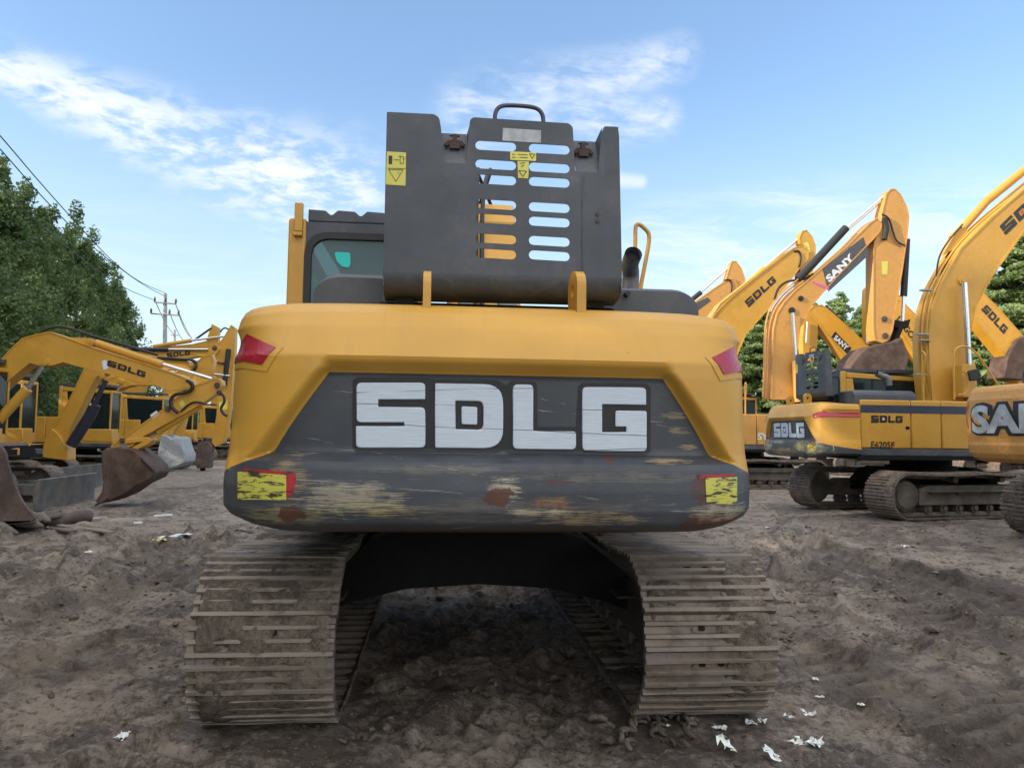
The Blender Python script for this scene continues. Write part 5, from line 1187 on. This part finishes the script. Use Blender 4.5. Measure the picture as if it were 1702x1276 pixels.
def poplar(seed, h=12.):
    rg = np.random.default_rng(seed); mb = MB(); mb.tube([(0, 0, -.1), (.08, .05, h*.3), (-.05, .1, h*.6), (.05, 0, h*.93)], [.22, .17, .11, .03], 10)
    cs, rs = [], []
    for k in range(120):
        z = h*rg.uniform(.10, .97); t = z/h; R = 1.9*np.interp(t, [0, .12, .35, .6, .82, .95, 1], [.5, .95, 1.05, .95, .66, .30, .08])
        a = rg.uniform(0, 2*PI); r = R*rg.uniform(.25, 1.05)**.6; c = (r*math.cos(a), r*math.sin(a), z)
        if k % 3 == 0: mb.tube([(0, 0, z-.55*r-.3), (c[0]*.5, c[1]*.5, z-.2*r-.1), c], [.05, .035, .012], 5)
        cs.append(c); q = rg.uniform(.32, .72)*(1.15-.5*t); rs.append((q, q, q*1.5))
    for k in range(4):                                 # whips that stick out of the top
        z = h*rg.uniform(.9, 1.07); cs.append((rg.normal(0, .3), rg.normal(0, .3), z)); rs.append((.32, .32, .6))
    V = leaf_cloud(np.array(cs), np.array(rs), 170, .092, 0., rg)
    return mesh_from('trunk', mb, MT['bark'], 60), mesh_quads('crown', V, 'leaf_poplar')
def cedar(seed, h=10.):
    rg = np.random.default_rng(seed); mb = MB(); mb.tube([(0, 0, -.1), (.05, 0, h*.5), (0, .05, h*.98)], [.26, .15, .02], 10)
    cs, rs = [], []
    for k in range(150):
        t = rg.uniform(.08, 1.)**.85; z = h*t; L = (1-t)**.8*3.4*rg.uniform(.6, 1.1)+.25; a = rg.uniform(0, 2*PI); dr = -.10*L
        tip = (L*math.cos(a), L*math.sin(a), z+dr)
        if k % 2 == 0: mb.tube([(0, 0, z), (tip[0]*.6, tip[1]*.6, z+.06*L), tip], [.05, .03, .01], 5)
        for f in np.linspace(.25, 1, max(2, int(L*1.6)+1)):
            cs.append((tip[0]*f+rg.normal(0, .12), tip[1]*f+rg.normal(0, .12), z+dr*f*f+rg.normal(0, .06))); w_ = .42*(1.1-.35*f)*min(1, L/1.2+.3); rs.append((w_, w_, .13))
    per = max(14, int(26000/len(cs))); V = leaf_cloud(np.array(cs), np.array(rs)*1.15, per, .125, .40, rg, .35)
    return mesh_from('trunk', mb, MT['bark'], 60), mesh_quads('crown', V, 'leaf_cedar')
POPS = [poplar(s) for s in (1, 2, 3, 4)]; CEDS = [cedar(s) for s in (11, 12, 13)]
def tree(kind, meshes, label, x, y, sc, rz, group, sz=1.):
    r = thing(kind, label, 'tree', (x, y, 0), rz, group, sc); r.scale = (sc*sz, sc*sz, sc)
    obj('trunk', meshes[0], None, r); obj('crown', meshes[1], None, r)
    return r
ROWA = -.21
LP = [(23, 1.06), (26.5, 1.0), (30, 1.1), (33.5, .98), (37, 1.05), (41, 1.0), (45, .98), (49.5, 1.02), (54, .98), (59, .92)]
words_ = ['tall poplar at the left frame edge, nearest to the camera', 'poplar second from the left edge, its top thin against the sky', 'poplar with the highest feathery tip, rising under the wires', 'dense dark poplar just right of the highest tip',
          'poplar in the middle of the left tree row, wires crossing its top', 'poplar right of the middle of the left row', 'dark poplar behind the second wire crossing', 'poplar near the right end of the left row', 'poplar at the right end of the dense left row', 'low poplar closing the dense left row']
for i, (y, s_) in enumerate(LP):
    x = -15.6+(-.235)*(y-23)+random.uniform(-.6, .6)
    P_ = proj_np(np.array([[x, y, 3.]]))[0]; vt = np.interp(P_[0], [-200, -40, 12, 50, 93, 119, 150, 175, 198, 215], [270, 306, 312, 350, 376, 398, 426, 462, 494, 512])
    s_ = hy(P_[0], vt, y).z/12.1
    tree('poplar_tree', POPS[i % 4], words_[i], x, y, s_, random.uniform(0, 6), 'poplars in the left row', 1.15*max(1., 1.0/s_))
tree('poplar_tree', POPS[1], 'small pale tree standing alone just left of the power pole', -31.5, 78, .78, 1., None, 1.3); tree('poplar_tree', POPS[2], 'small dark tree nearest the power pole', -30., 82, .66, 2., None, 1.3)
for i, y in enumerate((-17, -14, -11, -8, -5, -2, 1, 4, 7, 10, 13, 16, 19)):   # the row goes on beside the yard, out of the frame: its shade covers the ground
    tree('poplar_tree', POPS[(i+1) % 4], 'poplar of the left row standing beside the yard, out of the picture', -17.5+(-.10)*(y-20)+random.uniform(-.5, .5), y, random.uniform(1.18, 1.3), random.uniform(0, 6), 'poplars in the left row', 1.25)
CT = [(1205, 47, 1.0, 'cedar tree just right of the dark counterweight edge'), (1262, 46, .98, 'cedar tree behind the lower part of the middle SDLG boom'), (1338, 45, 1.02, 'cedar behind the SANY excavator boom foot'), (1398, 44, 1.04, 'cedar with flat layered boughs between the tall boom and its hanging arm'), (1440, 48, 1.05, 'cedar right behind the hanging arm'),
      (1492, 46, 1.0, 'cedar right of the hanging arm and black cylinder'), (1560, 47, 1.0, 'cedar mostly hidden by the near SDLG boom'), (1640, 41, 1.14, 'cedar behind the steep SDLG boom'), (1690, 40, 1.38, 'tallest cedar, at the right frame edge'), (1745, 39, 1.4, 'cedar cut off by the right frame edge')]
for i, (u, y, s_, lab) in enumerate(CT):
    p = hy(u, 700, y); tree('cedar_tree', CEDS[i % 3], lab, p.x, y, s_*.98, i*1.3, 'cedars behind the right rows', 1.12)
for i in range(6):                                     # a second line of cedars closes the gaps low down
    p = hy(1225+i*95, 700, 54); tree('cedar_tree', CEDS[(i+1) % 3], ['leftmost', 'second', 'third', 'fourth', 'fifth', 'last'][i]+' cedar of the back line, filling the gap between nearer cedars', p.x, 54, .92, i*2., 'cedars behind the right rows', 1.3)
def treeline():
    rg = np.random.default_rng(77); n = 1500; az = rg.uniform(-1.1, 1.1, n); d = rg.uniform(118, 130, n); hh = 3.2+2.5*fbm(np.stack([az*14, d*0], -1), 3, 50)
    cs = np.stack([d*np.sin(az), d*np.cos(az), rg.uniform(.2, 1, n)*hh], -1); o = obj('treeline', mesh_quads('treeline', leaf_cloud(cs, np.full((n, 3), 1.3), 16, .55, 0., rg), 'leaf_poplar'), None)
    tag(o, 'far low line of trees along the horizon', 'trees', kind='stuff')
treeline()
def bush():
    p = hz(332, 762); r = thing('shrub', 'bright green shrub in a red tub behind the grey bucket', 'shrub', tuple(p)); rg = np.random.default_rng(5)
    cs = rg.normal(0, .45, (26, 3))*np.array([1, 1, .6])+np.array([0, 0, 1.25]); obj('foliage', mesh_quads('foliage', leaf_cloud(cs, np.full((26, 3), .35), 60, .09, 0., rg), 'leaf_bush'), None, r)
    m = MB(); m.tube([(0, 0, 0), (0, 0, .75)], [.28, .38], 16); obj('tub', m, 'reddecal', r, smooth=40)
bush()

# ------------------------------------------------------------------ power line
def power():
    r = thing('utility_pole', 'concrete utility pole with two crossarms, left of centre above the excavators', 'pole', (hy(274, 700, 49).x, 49, 0)); iv = inv(r)
    def P(u, v, Y): return hy(u, v, Y)
    m = MB(); m.tube([P(273.5, 755, 49), P(274.5, 488, 49)], [.16, .11], 12); m.move(iv); obj('shaft', m, 'pole', r, smooth=60)
    for (a, b) in (((257, 502), (292, 505)), ((251, 521), (298, 524))):
        m = MB(); m.tube([P(*a, 48.85), P(*b, 48.85)], .05, 6); m.move(iv); ca = obj('crossarm', m, 'pole', r)
        for t in (0, .5, 1) if a[0] > 255 else (0, .65, .97):
            q = P(*a, 48.85).lerp(P(*b, 48.85), t); m = MB(); m.tube([q, q+Vector((0, 0, .18)), q+Vector((0, 0, .32))], [.05, .07, .04], 8); m.move(iv); obj('insulator', m, 'wire', ca)
    r2 = thing('utility_pole', 'distant thin utility pole just right of the nearer one', 'pole', (hy(290, 700, 92).x, 92, 0)); m = MB(); m.tube([P(290, 742, 92), P(290, 548, 92)], [.2, .14], 8); m.move(inv(r2)); obj('shaft', m, 'pole', r2)
    m = MB(); m.tube([P(284, 556, 91.8), P(297, 557, 91.8)], .07, 6); m.move(inv(r2)); obj('crossarm', m, 'pole', r2)
    def depth(u): return 1/np.interp(u, [-400, 0, 275], [1/9., 1/22., 1/49.])
    for i, (pts, lab) in enumerate((([(-120, 90), (0, 225), (70, 308), (147, 393), (192, 440), (235, 471), (275, 487)], 'topmost wire above the left tree row'), ([(-120, 118), (0, 247), (70, 328), (141, 400), (195, 443), (240, 475), (274, 492)], 'second wire just below the topmost above the trees'),
                                   ([(-120, 200), (0, 310), (62, 370), (135, 430), (203, 477), (235, 491), (258, 499)], 'lowest wire, crossing in front of the left tree row'))):
        m = MB(); m.tube(smooth_pts([hy(u, v, depth(u)) for u, v in pts], 5), .017, 6); tag(obj('power_wire', m, 'wire', None, smooth=60), lab, 'wire', 'wires of the power line')
    for (a, b, lab) in (((291, 503), (322, 566), 'wire running from the right end of the upper crossarm'), ((283, 522), (308, 568), 'wire from the middle of the lower crossarm going right'), ((297, 522), (318, 560), 'wire from the right end of the lower crossarm'), ((258, 500), (290, 556), 'wire from the left end of the upper crossarm to the far pole')):
        m = MB(); p, q = hy(*a, 48.85), hy(*b, 80); m.tube([p.lerp(q, t)-Vector((0, 0, 1.2*t*(1-t))) for t in np.linspace(0, 1, 9)], .025, 5); tag(obj('power_wire', m, 'wire', None), lab, 'wire', 'wires of the power line')
power()

# ------------------------------------------------------------------ ground
DAMP = {}
def height(x, y):
    dp = np.zeros_like(x)
    P = np.stack([x, y], -1)
    near = 1-smoothstep(9, 40, np.hypot(x, y-3))
    h = (fbm(P*.35+3, 3, 21)-.5)*.10*near+(fbm(P*1.5, 4, 22)-.5)*.055*near
    cl = fbm(P*5.5, 4, 23, .6); h += (np.abs(cl-.5)*-.085+.01)*(1-smoothstep(14, 45, y))+np.clip(cl-.58, 0, 1)*.15*(1-smoothstep(14, 40, y)); md = fbm(P*2.3+7, 3, 27); h += np.clip(md-.60, 0, 1)*.18*near
    h += (fbm(P*12, 4, 24, .68)-.5)*.065*(1-smoothstep(5.5, 16, y)); rd = 1-np.abs(2*fbm(P*np.array([2.2, 6.5]), 3, 29)-1); h += (rd-.75)*.055*near
    rg = np.random.default_rng(8)                      # ruts pressed by crawler tracks
    for k in range(26):
        a = rg.uniform(-.25, .25)+(0 if k % 3 else 1.1); c = (rg.uniform(-9, 10), rg.uniform(7, 22)); t = (x-c[0])*math.cos(a)+(y-c[1])*math.sin(a); s_ = -(x-c[0])*math.sin(a)+(y-c[1])*math.cos(a)+.25*np.sin(t*.25+k)
        e = (1-smoothstep(.24, .33, np.abs(s_)))*(1-smoothstep(4, 6.5, np.abs(t))); lip = np.exp(-((np.abs(s_)-.36)/.07)**2)*(1-smoothstep(4, 6.5, np.abs(t)))
        h += e*(-.045+.026*np.sin(t*2*PI/.19))+lip*.08*vnoise(P*5, 31)
    for (p0, p1, wd) in (((1290, 893), (1760, 1030), .30), ((1300, 935), (1800, 1120), .30), ((1330, 1085), (1800, 1265), .33), ((1300, 1010), (1760, 1190), .33), ((-60, 985), (330, 905), .3), ((-60, 1050), (330, 950), .3), ((-60, 1140), (310, 1060), .3), ((250, 850), (380, 800), .3), ((1240, 850), (1560, 905), .28)):
        a_, b_ = hz(*p0), hz(*p1); L = math.hypot(b_.x-a_.x, b_.y-a_.y); ux, uy = (b_.x-a_.x)/L, (b_.y-a_.y)/L
        t = (x-a_.x)*ux+(y-a_.y)*uy; s_ = -(x-a_.x)*uy+(y-a_.y)*ux+.06*np.sin(t*1.3); e = (1-smoothstep(wd*.8, wd*1.12, np.abs(s_)))*smoothstep(-.4, .3, t)*(1-smoothstep(L-.3, L+.4, t)); e = e*smoothstep(.30, .55, fbm(P*.9+11, 3, 61))
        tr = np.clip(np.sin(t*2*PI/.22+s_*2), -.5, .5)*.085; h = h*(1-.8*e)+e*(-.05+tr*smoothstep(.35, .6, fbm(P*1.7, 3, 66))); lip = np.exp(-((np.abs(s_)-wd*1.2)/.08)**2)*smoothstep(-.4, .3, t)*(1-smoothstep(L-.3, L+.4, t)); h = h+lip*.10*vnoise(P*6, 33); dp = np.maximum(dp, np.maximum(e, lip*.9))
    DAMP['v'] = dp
    for sx in (-TCX, TCX):                             # under the machine's crawlers
        e = (1-smoothstep(.40, .55, np.abs(x-sx)))*smoothstep(4.15, 4.5, y)*(1-smoothstep(8.2, 8.9, y)); h = h*(1-e)+.015*e
        e2 = (1-smoothstep(.42, .62, np.abs(x-sx)))*smoothstep(3.5, 4.0, y)*(1-smoothstep(4.4, 4.6, y)); h = np.where(e2 > 0, np.minimum(h, h*(1-e2)+.03*e2), h)
    return h
def axis(lo, hi, step, end0, end1, g):
    a = list(np.arange(lo, hi, step)); s_ = step; x = a[-1]
    while x < end1: s_ *= g; x += s_; a.append(x)
    s_ = step; x = lo; b = []
    while x > end0: s_ *= g; x -= s_; b.append(x)
    return np.array(b[::-1]+a)
def ground():
    xs = axis(-3.6, 6.0, .022, -700, 700, 1.03); ys = axis(3.5, 7.0, .021, -60, 900, 1.022)
    X, Y = np.meshgrid(xs, ys, indexing='ij'); Z = height(X.ravel(), Y.ravel())
    V = np.stack([X.ravel(), Y.ravel(), Z], -1); n, m = X.shape
    i = np.arange((n-1)*m).reshape(n-1, m)[:, :-1].ravel(); Q = np.stack([i, i+m, i+m+1, i+1], -1)
    me = bpy.data.meshes.new('ground'); me.vertices.add(len(V)); me.vertices.foreach_set('co', V.ravel().astype(np.float32)); me.loops.add(Q.size); me.loops.foreach_set('vertex_index', Q.ravel().astype(np.int32))
    me.polygons.add(len(Q)); me.polygons.foreach_set('loop_start', np.arange(0, Q.size, 4, dtype=np.int32)); me.polygons.foreach_set('use_smooth', np.ones(len(Q), bool)); me.materials.append(MT['ground']); me.update(calc_edges=True)
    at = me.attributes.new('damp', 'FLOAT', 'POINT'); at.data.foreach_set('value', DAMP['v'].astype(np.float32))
    o = bpy.data.objects.new('ground', me); COL.objects.link(o); o['kind'] = 'structure'; tag(o, 'churned brown mud yard with ruts and stones', 'ground', kind='structure')
ground()
def lumps():
    """loose clods and stones lying on the mud"""
    rg = np.random.default_rng(12); bm = bmesh.new(); bmesh.ops.create_icosphere(bm, subdivisions=1, radius=1); base = np.array([v.co[:] for v in bm.verts]); bf = [tuple(v.index for v in f.verts) for f in bm.faces]; bm.free()
    n = 22000; r_ = 3.4+rg.uniform(0, 1, n)**1.9*15; az = rg.uniform(-.75, .75, n)+.05; x = r_*np.sin(az)*1.0-.3; y = r_*np.cos(az)
    keep = fbm(np.stack([x, y], -1)*1.1, 3, 40) > rg.uniform(.30, .62, n); x, y = x[keep], y[keep]; n = len(x)
    s_ = np.exp(rg.normal(-4.95, .6, n))*np.clip(y/5, .8, 1.5); s_ = np.minimum(s_, .045); z = height(x, y)
    nb = len(base); V = np.zeros((n, nb, 3)); jit = 1+rg.uniform(-.32, .32, (n, nb, 1)); sc = rg.uniform(.6, 1.5, (n, 1, 3)); sc[:, :, 2] *= .6
    ang = rg.uniform(0, 6.28, n); ca, sa = np.cos(ang)[:, None], np.sin(ang)[:, None]; B = base[None]*jit*sc*s_[:, None, None]
    V[..., 0] = B[..., 0]*ca-B[..., 1]*sa+x[:, None]; V[..., 1] = B[..., 0]*sa+B[..., 1]*ca+y[:, None]; V[..., 2] = B[..., 2]+(z+s_*.1)[:, None]
    mb = MB(); mb.v = [tuple(p) for p in V.reshape(-1, 3)]; mb.f = [tuple(a+i*nb for a in f) for i in range(n) for f in bf]
    me = bpy.data.meshes.new('mud_clods'); me.from_pydata(mb.v, [], mb.f); me.materials.append(MT['mud'])
    o = bpy.data.objects.new('mud_clods', me); COL.objects.link(o); tag(o, 'loose clods and small stones scattered over the mud', 'clods', kind='stuff')
lumps()
def curls():
    rg = np.random.default_rng(14); mb = MB()          # curled peelings of mud fallen from the shoes
    for k in range(46):
        u, v = rg.normal(1070, 60), rg.normal(1212, 28)
        if k > 32: u, v = rg.uniform(560, 1050), rg.uniform(1080, 1260)
        p = hz(u, v); p.z = float(height(np.array([p.x]), np.array([p.y]))[0])+.014; a0 = rg.uniform(0, 6.28); R = rg.uniform(.018, .05); w_ = rg.uniform(.010, .018); d = Vector((math.cos(a0), math.sin(a0), 0)); e = Vector((-d.y, d.x, 0))
        up = (Vector((0, 0, 1))*rg.uniform(.2, 1)+e*rg.uniform(.3, 1)).normalized()
        mb.tube([p+d*R*math.cos(t)*1.2+up*R*math.sin(t)*.8+e*.0 for t in np.linspace(0, rg.uniform(2.2, 4.), 9)], [w_*q for q in (.5, .9, 1, 1, 1.05, 1, 1, .9, .5)], 7)
    tag(obj('mud_peelings', mb, 'mud', None, smooth=60), 'curled peelings of mud dropped beside the right crawler', 'clods', kind='stuff')
curls()
PAP = [(1196, 1217, .06, 0, 'crumpled white paper scrap nearest the right crawler corner'), (1208, 1252, .085, 1, 'standing white and yellow paper scrap, largest of the near cluster'), (1200, 1236, .04, 0, 'small round paper scrap between the two largest scraps'), (1247, 1209, .07, 0, 'flat torn paper scrap left of the green tinted one'), (1268, 1206, .055, 1, 'green tinted paper scrap right of the flat torn one'),
       (1312, 1199, .05, 0, 'small paper scrap between two pairs under the crawler'), (1345, 1189, .07, 0, 'folded paper scrap at the upper end of the paper trail'), (1328, 1241, .08, 1, 'long torn paper scrap near the bottom right'), (1356, 1248, .08, 0, 'wide white paper scrap at the end of the long torn one'), (1355, 1141, .045, 0, 'small white paper bit above the paper trail'),
       (1362, 1161, .04, 1, 'yellowish paper bit below the small white bit'), (1434, 1181, .045, 1, 'lone greenish paper bit right of the trail'), (1283, 1268, .07, 0, 'white paper scrap at the very bottom of the picture'), (1505, 914, .10, 0, 'bright paper scrap out in the yard before the right excavators'), (1413, 893, .07, 0, 'small paper scrap before the E6205F crawler'),
       (1108, 1212, .03, 1, 'tiny pale scrap by the mud peelings'), (147, 917, .07, 0, 'white scrap on the left mud below the log'), (1275, 880, .06, 0, 'pale scrap right of the counterweight corner'), (205, 1228, .07, 0, 'dull grey paper scrap at lower left')]
for i, (u, v, s_, k, lab) in enumerate(PAP):
    rg = np.random.default_rng(100+i); p = hz(u, v); p.z = float(height(np.array([p.x]), np.array([p.y]))[0])
    g = np.linspace(-1, 1, 6); A = np.array([[(a*s_*.62+rg.normal(0, .1)*s_, b*s_*.42+rg.normal(0, .1)*s_, .008+abs(rg.normal(0, .17))*s_+(.34*s_*(a+1) if i in (1, 12) else .06*s_*abs(a))) for b in g] for a in g])
    an = rg.uniform(0, 6.28); R_ = np.array([[math.cos(an), -math.sin(an), 0], [math.sin(an), math.cos(an), 0], [0, 0, 1]]); A = A@R_.T
    keep = [f for f in range(25) if rg.uniform() > .18]; m = MB(); m.grid(A); m.f = [m.f[j] for j in keep]
    o = obj('paper_scrap', m, 'paper_yellow' if k else 'paper'); o.location = p; tag(o, lab, 'litter', 'torn paper scraps on the mud')
